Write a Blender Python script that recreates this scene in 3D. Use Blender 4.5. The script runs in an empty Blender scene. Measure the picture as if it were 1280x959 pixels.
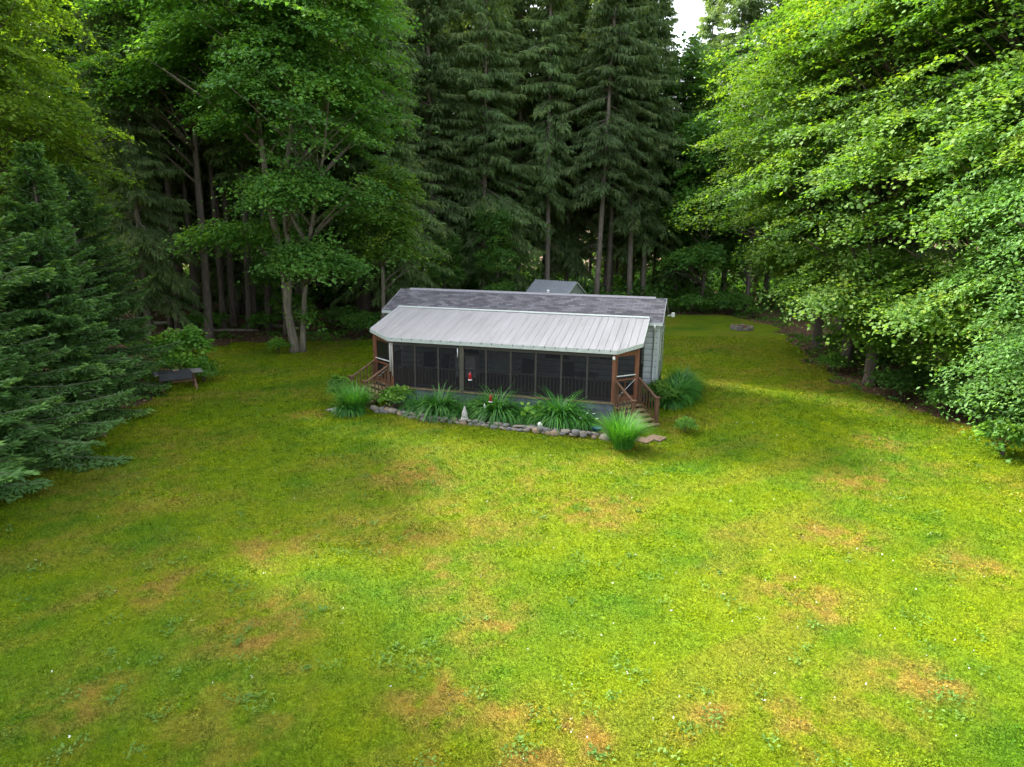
import bpy, math, random
import numpy as np
from mathutils import Vector, Matrix
R = math.radians
random.seed(7)
rng = np.random.default_rng(11)
scene = bpy.context.scene

# ------------------------------------------------------------------ camera
cam_data = bpy.data.cameras.new('camera')
cam_data.lens = 24.64; cam_data.sensor_width = 36; cam_data.clip_end = 2000; cam_data.clip_start = .1
cam = bpy.data.objects.new('camera', cam_data); scene.collection.objects.link(cam)
p, r = R(12.91), R(0.711)
fw = Vector((0, math.cos(p), -math.sin(p))); up = Vector((0, math.sin(p), math.cos(p))); rt = Vector((1, 0, 0))
rt2 = rt*math.cos(r) + up*math.sin(r); up2 = up*math.cos(r) - rt*math.sin(r)
m = Matrix((rt2, up2, -fw)).transposed().to_4x4(); m.translation = (0, 0, 7.2)
cam.matrix_world = m
scene.camera = cam
scene.render.resolution_x = 1024; scene.render.resolution_y = 767

# ------------------------------------------------------------------ light
SUN = Vector((-0.80*math.cos(R(40)), 0.60*math.cos(R(40)), math.sin(R(40))))
w = bpy.data.worlds.new('World'); scene.world = w; w.use_nodes = True
nt = w.node_tree; nt.nodes.clear()
sky = nt.nodes.new('ShaderNodeTexSky'); sky.sky_type = 'NISHITA'; sky.sun_disc = False
sky.sun_elevation = R(40); sky.sun_rotation = math.atan2(-.8, .6); sky.dust_density = 4; sky.air_density = 1.0; sky.ozone_density = 1
bg = nt.nodes.new('ShaderNodeBackground'); bg.inputs[1].default_value = .15
wo = nt.nodes.new('ShaderNodeOutputWorld')
hz = nt.nodes.new('ShaderNodeHueSaturation'); hz.inputs['Saturation'].default_value = .4
nt.links.new(sky.outputs[0], hz.inputs['Color']); nt.links.new(hz.outputs[0], bg.inputs[0]); nt.links.new(bg.outputs[0], wo.inputs[0])
sl = bpy.data.lights.new('sun', 'SUN'); sl.energy = 2.3; sl.angle = R(2); sl.color = (1, .95, .84)
so = bpy.data.objects.new('sun', sl); scene.collection.objects.link(so)
so.rotation_euler = (-SUN).to_track_quat('-Z', 'Y').to_euler(); so.location = (-30, 20, 40)
scene.view_settings.view_transform = 'Standard'; scene.view_settings.look = 'None'
scene.view_settings.exposure = 2.5; scene.view_settings.gamma = 1
scene.cycles.max_bounces = 9; scene.cycles.diffuse_bounces = 5; scene.cycles.transmission_bounces = 4
scene.cycles.transparent_max_bounces = 12; scene.cycles.glossy_bounces = 2
scene.cycles.use_denoising = True; scene.cycles.caustics_reflective = False; scene.cycles.caustics_refractive = False

# ------------------------------------------------------------------ helpers
def link(o): scene.collection.objects.link(o); return o
def tag(o, label=None, cat=None, group=None, kind=None):
    if label: o['label'] = label
    if cat: o['category'] = cat
    if group: o['group'] = group
    if kind: o['kind'] = kind
    return o
def empty(name, loc=(0, 0, 0), rz=0, label=None, cat=None, group=None):
    o = bpy.data.objects.new(name, None); o.empty_display_size = .2
    o.location = loc; o.rotation_euler = (0, 0, rz); link(o)
    return tag(o, label, cat, group)
class MB:
    def __init__(s): s.v = []; s.f = []; s.sm = []
    def poly(s, pts, faces, smooth=False):
        n = len(s.v); s.v += [tuple(p) for p in pts]; s.f += [tuple(i+n for i in f) for f in faces]; s.sm += [smooth]*len(faces); return s
    def hexa(s, b, t):   # bottom 4, top 4 (ccw from above)
        return s.poly(list(b)+list(t), [(3, 2, 1, 0), (4, 5, 6, 7), (0, 1, 5, 4), (1, 2, 6, 5), (2, 3, 7, 6), (3, 0, 4, 7)])
    def box(s, x0, x1, y0, y1, z0, z1):
        return s.hexa([(x0, y0, z0), (x1, y0, z0), (x1, y1, z0), (x0, y1, z0)], [(x0, y0, z1), (x1, y0, z1), (x1, y1, z1), (x0, y1, z1)])
    def bar(s, a, b, wd, ht, upv=(0, 0, 1)):
        a = Vector(a); b = Vector(b); d = (b-a).normalized(); u = Vector(upv)
        sd = d.cross(u).normalized()*wd/2; u2 = sd.cross(d).normalized()*ht/2
        return s.poly([a-sd-u2, a+sd-u2, a+sd+u2, a-sd+u2, b-sd-u2, b+sd-u2, b+sd+u2, b-sd+u2],
                      [(0, 1, 2, 3), (7, 6, 5, 4), (0, 4, 5, 1), (1, 5, 6, 2), (2, 6, 7, 3), (3, 7, 4, 0)])
    def prism(s, pts, z0, z1):
        n = len(pts); zz0 = z0 if hasattr(z0, '__len__') else [z0]*n; zz1 = z1 if hasattr(z1, '__len__') else [z1]*n
        b = [(x, y, z) for (x, y), z in zip(pts, zz0)]; t = [(x, y, z) for (x, y), z in zip(pts, zz1)]
        return s.poly(b+t, [tuple(reversed(range(n))), tuple(range(n, 2*n))]+[(i, (i+1) % n, n+(i+1) % n, n+i) for i in range(n)])
    def tube(s, pts, rad, k=6, smooth=True):
        pts = [Vector(q) for q in pts]; n = len(s.v); N = len(pts)
        rad = rad if hasattr(rad, '__len__') else [rad]*N
        ref = Vector((0, 0, 1)) if abs((pts[-1]-pts[0]).normalized().z) < .9 else Vector((1, 0, 0))
        for i, q in enumerate(pts):
            d = (pts[min(i+1, N-1)]-pts[max(i-1, 0)])
            d = d.normalized() if d.length > 1e-6 else Vector((0, 0, 1))
            a = d.cross(ref).normalized(); b = d.cross(a)
            for j in range(k):
                t = 2*math.pi*j/k; s.v.append(tuple(q+(a*math.cos(t)+b*math.sin(t))*rad[i]))
        for i in range(N-1):
            for j in range(k):
                s.f.append((n+i*k+j, n+i*k+(j+1) % k, n+(i+1)*k+(j+1) % k, n+(i+1)*k+j)); s.sm.append(smooth)
        s.f.append(tuple(n+j for j in range(k))); s.f.append(tuple(n+(N-1)*k+k-1-j for j in range(k))); s.sm += [False, False]
        return s
    def build(s, name, mat, parent=None):
        me = bpy.data.meshes.new(name); me.from_pydata(s.v, [], s.f); me.polygons.foreach_set('use_smooth', s.sm)
        me.materials.append(mat); me.update()
        import bmesh
        bm = bmesh.new(); bm.from_mesh(me); bmesh.ops.recalc_face_normals(bm, faces=bm.faces); bm.to_mesh(me); bm.free()
        o = bpy.data.objects.new(name, me); link(o)
        if parent: o.parent = parent
        return o
def copy_tree(o, parent=None):
    c = o.copy(); link(c); c.parent = parent
    for ch in list(o.children): copy_tree(ch, c)
    return c
# foliage: many small kites in one mesh, made with numpy
def unit(a): return a/np.maximum(np.linalg.norm(a, axis=-1, keepdims=True), 1e-9)
class Fol:
    def __init__(s): s.v = []; s.c = []
    def kites(s, b, d, n, L, W, c, mid=.45, bend=0):
        d = unit(d); sd = unit(np.cross(d, n)); L = np.asarray(L)[:, None]; W = np.asarray(W)[:, None]
        m_ = b+d*L*mid
        if bend: m_ = m_+unit(np.cross(sd, d))*L*bend
        s.v.append(np.stack([b, m_+sd*W/2, b+d*L, m_-sd*W/2], 1)); s.c.append(np.broadcast_to(c, (len(b),)).astype(np.float32))
    def mesh(s, name, mat):
        v = np.concatenate(s.v).astype(np.float32); c = np.concatenate(s.c); n = len(v)
        me = bpy.data.meshes.new(name)
        me.vertices.add(4*n); me.vertices.foreach_set('co', v.reshape(-1))
        me.loops.add(4*n); me.loops.foreach_set('vertex_index', np.arange(4*n, dtype=np.int32))
        me.polygons.add(n); me.polygons.foreach_set('loop_start', np.arange(0, 4*n, 4, dtype=np.int32))
        me.update(calc_edges=True)
        a = me.attributes.new('var', 'FLOAT', 'FACE'); a.data.foreach_set('value', c)
        me.materials.append(mat); return me
    def build(s, name, mat, parent=None):
        o = bpy.data.objects.new(name, s.mesh(name, mat)); link(o)
        if parent: o.parent = parent
        return o
# value noise on the plane
_T = rng.random((256, 256))
def vn(x, y, sc, seed=0):
    x = np.asarray(x)/sc+seed*17.3+500; y = np.asarray(y)/sc+seed*9.1+500
    xi = np.floor(x).astype(int); yi = np.floor(y).astype(int); fx = x-xi; fy = y-yi
    fx = fx*fx*(3-2*fx); fy = fy*fy*(3-2*fy)
    g = lambda i, j: _T[(xi+i) % 256, (yi+j) % 256]
    return (g(0, 0)*(1-fx)+g(1, 0)*fx)*(1-fy)+(g(0, 1)*(1-fx)+g(1, 1)*fx)*fy
def fbm(x, y, sc, seed=0, o=4):
    t = 0; a = .5; tot = 0
    for i in range(o): t = t+a*vn(x, y, sc/2**i, seed+i); tot += a; a *= .55
    return t/tot

# ------------------------------------------------------------------ materials
def nmat(name):
    m = bpy.data.materials.new(name); m.use_nodes = True; n = m.node_tree; n.nodes.clear()
    out = n.nodes.new('ShaderNodeOutputMaterial'); return m, n, out
def N(n, t, **kw):
    x = n.nodes.new(t)
    for k, v in kw.items():
        if k in x.inputs: x.inputs[k].default_value = v
        else: setattr(x, k, v)
    return x
def mixc(n, fac, a, b, mode='MIX'):
    x = n.nodes.new('ShaderNodeMix'); x.data_type = 'RGBA'; x.blend_type = mode
    for i, v in ((0, fac), (6, a), (7, b)):
        if isinstance(v, bpy.types.NodeSocket): n.links.new(v, x.inputs[i])
        elif isinstance(v, (int, float)): x.inputs[i].default_value = v
        else: x.inputs[i].default_value = (*v, 1)
    return x.outputs[2]
def ramp(n, sock, stops):
    x = n.nodes.new('ShaderNodeValToRGB'); e = x.color_ramp.elements
    while len(e) < len(stops): e.new(.5)
    for el, (pp, c) in zip(e, stops): el.position = pp; el.color = (*c, 1) if hasattr(c, '__len__') else (c, c, c, 1)
    n.links.new(sock, x.inputs[0]); return x.outputs[0]
def noise(n, scale, detail=4, coord='Object', rough=.55, stretch=None):
    s = n.nodes.new('ShaderNodeNewGeometry').outputs['Position'] if coord == 'World' else n.nodes.new('ShaderNodeTexCoord').outputs[coord]
    if stretch:
        mp = n.nodes.new('ShaderNodeMapping'); mp.inputs['Scale'].default_value = stretch; n.links.new(s, mp.inputs[0]); s = mp.outputs[0]
    x = N(n, 'ShaderNodeTexNoise', Scale=scale, Detail=detail, Roughness=rough); n.links.new(s, x.inputs['Vector']); return x.outputs['Fac']
def bsdf(n, out, col, rough=.7, bump=None, bd=.01, metal=0, spec=.4):
    b = N(n, 'ShaderNodeBsdfPrincipled', Roughness=rough, Metallic=metal); b.inputs['Specular IOR Level'].default_value = spec
    if isinstance(col, bpy.types.NodeSocket): n.links.new(col, b.inputs[0])
    else: b.inputs[0].default_value = (*col, 1)
    if bump is not None:
        bp = N(n, 'ShaderNodeBump', Strength=.8, Distance=bd); n.links.new(bump, bp.inputs['Height']); n.links.new(bp.outputs[0], b.inputs['Normal'])
    n.links.new(b.outputs[0], out.inputs[0]); return b
def simple(name, c1, c2=None, scale=8, rough=.7, bd=.004, metal=0, stretch=None, spec=.4):
    m, n, out = nmat(name); c2 = c2 or tuple(x*.75 for x in c1)
    nz = noise(n, scale, 5, stretch=stretch); c = ramp(n, nz, [(.3, c1), (.7, c2)])
    bsdf(n, out, c, rough, nz, bd, metal, spec); return m
def leaf_mat(name, dark, light, yel, trans=.45, gloss=.06, rough=.45):
    m, n, out = nmat(name)
    at = N(n, 'ShaderNodeAttribute', attribute_name='var'); oi = n.nodes.new('ShaderNodeObjectInfo')
    c = ramp(n, at.outputs['Fac'], [(0, dark), (.6, light), (1, yel)])
    hs = n.nodes.new('ShaderNodeHueSaturation'); mr = N(n, 'ShaderNodeMapRange'); mr.inputs[3].default_value = .8; mr.inputs[4].default_value = 1.2
    n.links.new(oi.outputs['Random'], mr.inputs[0]); n.links.new(mr.outputs[0], hs.inputs['Value']); n.links.new(c, hs.inputs['Color']); c = hs.outputs[0]
    di = N(n, 'ShaderNodeBsdfDiffuse'); tr = N(n, 'ShaderNodeBsdfTranslucent'); gl = N(n, 'ShaderNodeBsdfGlossy', Roughness=rough)
    n.links.new(c, di.inputs[0]); n.links.new(mixc(n, 1, c, (1.15, 1.1, .45), 'MULTIPLY'), tr.inputs[0]); gl.inputs[0].default_value = (1, 1, 1, 1)
    a = N(n, 'ShaderNodeMixShader'); a.inputs[0].default_value = trans; n.links.new(di.outputs[0], a.inputs[1]); n.links.new(tr.outputs[0], a.inputs[2])
    b = N(n, 'ShaderNodeMixShader'); b.inputs[0].default_value = gloss; n.links.new(a.outputs[0], b.inputs[1]); n.links.new(gl.outputs[0], b.inputs[2])
    n.links.new(b.outputs[0], out.inputs[0]); return m
M = {}
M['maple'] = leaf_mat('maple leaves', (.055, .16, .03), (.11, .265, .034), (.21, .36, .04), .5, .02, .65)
M['maple_right'] = leaf_mat('sunny maple leaves', (.055, .145, .022), (.12, .245, .022), (.26, .35, .03), .55, .02, .65)  # same maple leaf, yellow glow of direct sun put into its colour
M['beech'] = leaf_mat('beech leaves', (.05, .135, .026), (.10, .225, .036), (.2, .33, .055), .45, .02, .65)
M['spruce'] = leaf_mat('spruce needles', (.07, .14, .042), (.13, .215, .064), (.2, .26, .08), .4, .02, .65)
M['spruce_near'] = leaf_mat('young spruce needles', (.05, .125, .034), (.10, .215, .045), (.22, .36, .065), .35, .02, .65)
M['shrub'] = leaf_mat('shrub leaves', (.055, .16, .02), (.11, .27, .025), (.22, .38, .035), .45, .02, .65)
M['lily'] = leaf_mat('long leaves', (.03, .13, .02), (.055, .22, .025), (.14, .38, .035), .35, .03, .5)
M['bark'] = simple('grey brown bark', (.25, .21, .17), (.12, .10, .08), 9, .95, .03, stretch=(1, 1, .25))
M['bark_maple'] = simple('pale maple bark', (.26, .225, .17), (.11, .09, .07), 7, .95, .03, stretch=(1, 1, .2))
M['bark_dark'] = simple('dark bark', (.15, .12, .095), (.07, .055, .045), 9, .95, .03, stretch=(1, 1, .25))
M['twig'] = simple('dead twig', (.10, .085, .065), (.05, .04, .03), 9, .95, .005)

def grass_mat(name, ground):
    m, n, out = nmat(name)
    dry = N(n, 'ShaderNodeAttribute', attribute_name='dry').outputs['Fac']; lush = N(n, 'ShaderNodeAttribute', attribute_name='lush').outputs['Fac']
    c = mixc(n, lush, (.165, .225, .006), (.078, .165, .008))
    c = mixc(n, dry, c, (.27, .185, .038))
    if ground:
        f = noise(n, 14, 6, 'World', .7); c = mixc(n, 1, c, ramp(n, f, [(.3, (.4, .42, .4)), (.5, (.8, .83, .8)), (.7, (1.25, 1.22, 1.1))]), 'MULTIPLY')
        f2 = noise(n, 45, 3, 'World', .6); c = mixc(n, 1, c, ramp(n, f2, [(.3, .55), (.7, 1.25)]), 'MULTIPLY')
        bsdf(n, out, c, .95, f2, .03, spec=.1)
    else:
        at = N(n, 'ShaderNodeAttribute', attribute_name='var')
        c = mixc(n, 1, c, ramp(n, at.outputs['Fac'], [(0, (.22, .34, .3)), (.45, (.92, .97, 1)), (.88, (1.6, 1.45, 1.3)), (1, (1.1, 1.5, 4.5))]), 'MULTIPLY')
        di = N(n, 'ShaderNodeBsdfDiffuse'); tr = N(n, 'ShaderNodeBsdfTranslucent'); n.links.new(c, di.inputs[0]); n.links.new(c, tr.inputs[0])
        a = N(n, 'ShaderNodeMixShader'); a.inputs[0].default_value = .35; n.links.new(di.outputs[0], a.inputs[1]); n.links.new(tr.outputs[0], a.inputs[2])
        n.links.new(a.outputs[0], out.inputs[0])
    return m
M['lawn'] = grass_mat('lawn', True); M['grass'] = grass_mat('grass leaves', False)
m, n, out = nmat('leaf litter')
f = noise(n, 5, 8, 'World', .75); f2 = noise(n, .35, 3, 'World')
c = mixc(n, 1, ramp(n, f, [(.3, (.035, .024, .016)), (.5, (.10, .064, .042)), (.68, (.22, .15, .10))]), ramp(n, f2, [(.35, (.75, .85, .6)), (.65, (1.15, 1.05, 1))]), 'MULTIPLY')
bsdf(n, out, c, .95, f, .05, spec=.1); M['litter'] = m
m, n, out = nmat('asphalt shingles')
tc = N(n, 'ShaderNodeTexCoord'); br = N(n, 'ShaderNodeTexBrick', Scale=1.0); br.inputs['Brick Width'].default_value = .32; br.inputs['Row Height'].default_value = .145
br.inputs['Mortar Size'].default_value = .008; br.inputs['Mortar Smooth'].default_value = .3; br.inputs['Bias'].default_value = -.1
br.inputs['Color1'].default_value = (.075, .072, .08, 1); br.inputs['Color2'].default_value = (.17, .167, .18, 1); br.inputs['Mortar'].default_value = (.05, .048, .055, 1)
n.links.new(tc.outputs['Object'], br.inputs['Vector'])
br2 = N(n, 'ShaderNodeTexBrick', Scale=1.0); br2.offset = .37; br2.inputs['Brick Width'].default_value = .47; br2.inputs['Row Height'].default_value = .145; br2.inputs['Mortar Size'].default_value = 0
br2.inputs['Color1'].default_value = (.9, .9, .89, 1); br2.inputs['Color2'].default_value = (1.08, 1.08, 1.1, 1); n.links.new(tc.outputs['Object'], br2.inputs['Vector'])
f = noise(n, 1.2, 6); c = mixc(n, 1, mixc(n, 1, br.outputs['Color'], br2.outputs['Color'], 'MULTIPLY'), ramp(n, f, [(.3, (.92, .92, .91)), (.7, (1.06, 1.05, 1.05))]), 'MULTIPLY')
bsdf(n, out, c, .9, br.outputs['Fac'], -.004, spec=.2); M['shingle'] = m
m, n, out = nmat('pale metal roofing')
f = noise(n, .8, 6, stretch=(3.5, .5, .5)); f2 = noise(n, 5, 6, rough=.7)
c = ramp(n, f, [(.3, (.31, .30, .295)), (.5, (.37, .357, .357)), (.75, (.41, .395, .395))]); c = mixc(n, ramp(n, f2, [(.55, 0), (.72, .6)]), c, (.28, .27, .25))
bsdf(n, out, c, .42, f2, .001, .25); M['metal_roof'] = m
M['metal_shed'] = simple('shed metal roofing', (.36, .38, .41), (.3, .32, .35), 3, .4, .001, .3)
M['shed_wall'] = simple('pale green shed siding', (.34, .38, .36), (.29, .33, .31), 4, .7)
M['white'] = simple('weathered white trim', (.5, .53, .5), (.38, .42, .39), 5, .5, .001)
m, n, out = nmat('vinyl siding')
tc = N(n, 'ShaderNodeTexCoord'); wv = N(n, 'ShaderNodeTexWave', Scale=1.0); wv.bands_direction = 'Z'; wv.wave_profile = 'SAW'
wv.inputs['Scale'].default_value = 1.28; n.links.new(tc.outputs['Object'], wv.inputs[0])
c = ramp(n, wv.outputs['Fac'], [(0, (.1, .115, .12)), (.16, (.42, .46, .45)), (1, (.5, .54, .53))]); f = noise(n, 3, 5)
c = mixc(n, 1, c, ramp(n, f, [(.3, .8), (.7, 1.05)]), 'MULTIPLY'); bsdf(n, out, c, .55, wv.outputs['Fac'], .012); M['siding'] = m
m, n, out = nmat('painted block')
tc = N(n, 'ShaderNodeTexCoord'); br = N(n, 'ShaderNodeTexBrick', Scale=1.0); br.inputs['Brick Width'].default_value = .41; br.inputs['Row Height'].default_value = .205; br.inputs['Mortar Size'].default_value = .008
mp = N(n, 'ShaderNodeMapping'); mp.inputs['Rotation'].default_value = (R(90), 0, 0); n.links.new(tc.outputs['Object'], mp.inputs[0]); n.links.new(mp.outputs[0], br.inputs['Vector'])
br.inputs['Color1'].default_value = (.105, .12, .128, 1); br.inputs['Color2'].default_value = (.125, .155, .165, 1); br.inputs['Mortar'].default_value = (.07, .085, .09, 1)
f = noise(n, 3, 6); c = mixc(n, 1, br.outputs['Color'], ramp(n, f, [(.3, .7), (.7, 1.15)]), 'MULTIPLY'); bsdf(n, out, c, .9, br.outputs['Fac'], -.006); M['block'] = m
M['redwood'] = simple('red brown stained wood', (.19, .075, .035), (.13, .05, .025), 12, .65, .003, stretch=(1, 1, .15))
M['stairwood'] = simple('brown stained lumber', (.13, .065, .035), (.085, .045, .025), 12, .7, .003, stretch=(1, 1, .15))
M['tread'] = simple('weathered tread boards', (.26, .19, .09), (.14, .10, .05), 10, .85, .004)
M['darkwood'] = simple('dark brown painted wood', (.05, .043, .036), (.035, .03, .026), 10, .7, .002)
M['railwood'] = simple('brown porch railing paint', (.15, .12, .10), (.11, .09, .075), 10, .7, .002)
M['olivewood'] = simple('olive brown post', (.085, .077, .055), (.06, .053, .04), 10, .7, .002)
m, n, out = nmat('insect screen')
tr = N(n, 'ShaderNodeBsdfTransparent'); di = N(n, 'ShaderNodeBsdfDiffuse'); di.inputs[0].default_value = (.02, .02, .022, 1)
a = N(n, 'ShaderNodeMixShader'); a.inputs[0].default_value = .66; n.links.new(tr.outputs[0], a.inputs[1]); n.links.new(di.outputs[0], a.inputs[2]); n.links.new(a.outputs[0], out.inputs[0]); M['screen'] = m
M['glass'] = simple('window glass', (.02, .024, .03), (.025, .03, .035), 2, .08, 0, spec=.6)
M['stone'] = simple('pale field stone', (.28, .24, .19), (.15, .13, .11), 9, .9, .01)
M['stone_grey'] = simple('grey field stone', (.2, .19, .175), (.1, .095, .09), 9, .9, .01)
M['stone_tan'] = simple('tan field stone', (.3, .22, .14), (.19, .14, .09), 9, .9, .01)
M['soil'] = simple('bed soil', (.09, .065, .04), (.045, .032, .02), 12, .95, .03)
M['paver'] = simple('brown concrete paver', (.24, .165, .11), (.18, .12, .085), 8, .9, .004)
M['slab'] = simple('grey concrete slab', (.3, .29, .27), (.21, .2, .19), 8, .9, .004)
M['tablewood'] = simple('weathered grey wood', (.17, .165, .15), (.1, .095, .085), 8, .9, .004, stretch=(1, .2, 1))
M['tarp'] = simple('dark table cover', (.025, .025, .03), (.038, .038, .042), 4, .6, .01)
M['legwood'] = simple('brown table leg', (.20, .10, .06), (.1, .06, .04), 8, .8)
M['red'] = simple('red plastic', (.36, .01, .018), (.26, .008, .014), 4, .3, 0)
M['whiteplastic'] = simple('white plastic', (.75, .75, .73), (.62, .62, .6), 4, .4, 0)
M['blackmetal'] = simple('black iron', (.02, .02, .02), (.035, .035, .035), 4, .5, 0)
M['blue'] = simple('blue plastic', (.03, .12, .2), (.02, .09, .16), 4, .4, 0)
M['concrete'] = simple('cast concrete', (.48, .46, .42), (.3, .29, .26), 14, .9, .006)
M['chairfab'] = simple('dark chair fabric', (.03, .03, .035), (.05, .05, .05), 6, .9)
M['rust'] = simple('rusty steel', (.16, .07, .04), (.08, .035, .02), 9, .8, .003)
M['petal'] = simple('white petals', (.8, .8, .76), (.7, .7, .66), 5, .6, 0)
M['yellow'] = simple('yellow petals', (.75, .5, .03), (.65, .4, .02), 5, .6, 0)

# ------------------------------------------------------------------ ground
def ground_z(x, y):
    return np.asarray(x)*0.0+(fbm(x, y, 9, 3, 3)-.5)*.16
# lawn edge (world xy)
EDGE = [(-14.2, -14), (-14.6, 8), (-14.2, 15), (-13.6, 21.5), (-14.6, 27), (-16.2, 31), (-17.5, 35), (-18.5, 39), (-15, 42.6), (-11, 42.6), (-8.5, 43), (-7, 46), (0, 49), (6, 53), (10, 56.5), (17.5, 57.5),
        (19.5, 52), (18, 44), (16.4, 38.4), (15.9, 36.6), (16.0, 33.5), (15.3, 31.5), (16.3, 28.5), (17.0, 25), (17.9, 21), (18.2, 15), (18.5, 6), (19, -14)]
def in_poly(x, y, P):
    c = np.zeros(np.shape(x), bool); n_ = len(P)
    for i in range(n_):
        x0, y0 = P[i]; x1, y1 = P[(i+1) % n_]
        k = ((y0 > y) != (y1 > y)) & (x < (x1-x0)*(y-y0)/((y1-y0) if y1 != y0 else 1e-9)+x0); c ^= k
    return c
def lawn_mask(x, y):
    return in_poly(x+(fbm(x, y, 1.6, 5)-.5)*2.0, y+(fbm(x, y, 1.6, 8)-.5)*2.0, EDGE)
PATCH = [(.2, 9.0, .9), (-1.1, 9.4, 1.0), (.9, 8.7, .5), (-2.3, 15.0, .9), (-2.7, 19.2, 1.5), (-.2, 11.6, .8), (3.0, 9.2, .5), (4.3, 8.9, .6), (5.6, 12.6, 1.1), (-4.8, 11.5, 1.2), (7.8, 15.5, 1.0),
         (-5.3, 14.6, 1.0), (9.8, 19.2, 1.3), (2.1, 17.0, 1.2), (-7.4, 12.6, .9), (6.6, 10.2, .8), (-7.6, 25.4, .5), (12.5, 23, .9), (-6.7, 9.1, .8), (14.0, 31.5, 1.2), (10, 14, .8), (-1.2, 13.4, .8)]
def dry_lush(x, y):
    xw = x+(fbm(x, y, .8, 21)-.5)*1.3; yw = y+(fbm(x, y, .8, 31)-.5)*1.3
    d = np.clip((fbm(x, y, 3.2, 41)-.5)*2.2, 0, .4)
    for (a, b, rr) in PATCH: d = np.maximum(d, .85*np.exp(-(((xw-a)/rr)**2+((yw-b)/rr)**2)**1.3))
    d = d*np.clip((fbm(x, y, .32, 51)-.33)*3.4, .08, 1.1)
    l = np.clip((fbm(x, y, 2.6, 61)-.42)*3.2, 0, 1)*.65+np.clip((fbm(x, y, .5, 71)-.45)*3, 0, 1)*.45
    a = x*.82+y*.57; b_ = -x*.57+y*.82
    l = l+(fbm(a*.16, b_, .9, 111, 3)-.5)*.8; d = d+np.clip((fbm(a*.2+9, b_, 1.1, 121, 3)-.6)*2, 0, .2)
    return np.clip(d, 0, 1), np.clip(l, 0, 1)
def grid_mesh(name, xs, ys, zoff, mask, mat, attrs=False):
    X, Y = np.meshgrid(xs, ys); nx, ny = len(xs), len(ys); Z = ground_z(X, Y)+zoff
    v = np.stack([X, Y, Z], -1).reshape(-1, 3)
    i = np.arange(nx*ny).reshape(ny, nx); q = np.stack([i[:-1, :-1], i[:-1, 1:], i[1:, 1:], i[1:, :-1]], -1).reshape(-1, 4)
    if mask is not None:
        cx = v[q].mean(1); q = q[mask(cx[:, 0], cx[:, 1])]
        used = np.unique(q); mp_ = np.full(len(v), -1); mp_[used] = np.arange(len(used)); v = v[used]; q = mp_[q]
    me = bpy.data.meshes.new(name); me.vertices.add(len(v)); me.vertices.foreach_set('co', v.astype(np.float32).reshape(-1))
    me.loops.add(4*len(q)); me.loops.foreach_set('vertex_index', q.astype(np.int32).reshape(-1))
    me.polygons.add(len(q)); me.polygons.foreach_set('loop_start', np.arange(0, 4*len(q), 4, dtype=np.int32)); me.update(calc_edges=True)
    me.polygons.foreach_set('use_smooth', np.ones(len(q), bool))
    if attrs:
        d, l = dry_lush(v[:, 0], v[:, 1])
        me.attributes.new('dry', 'FLOAT', 'POINT').data.foreach_set('value', d.astype(np.float32))
        me.attributes.new('lush', 'FLOAT', 'POINT').data.foreach_set('value', l.astype(np.float32))
    me.materials.append(mat); return link(bpy.data.objects.new(name, me))
s1 = np.concatenate([np.linspace(-900, -70, 12), np.arange(-60, 60.1, 1.0), np.linspace(70, 900, 12)])
s2 = np.concatenate([np.linspace(-900, -30, 10), np.arange(-20, 110.1, 1.0), np.linspace(120, 900, 12)])
tag(grid_mesh('forest_floor', s1, s2, -.012, None, M['litter']), kind='structure', label='brown leaf litter forest floor around the lawn')
tag(grid_mesh('lawn', np.arange(-22, 22.01, .16), np.arange(-14, 60, .16), .006, lawn_mask, M['lawn'], True), kind='structure', label='patchy mown lawn in the clearing')

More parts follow.
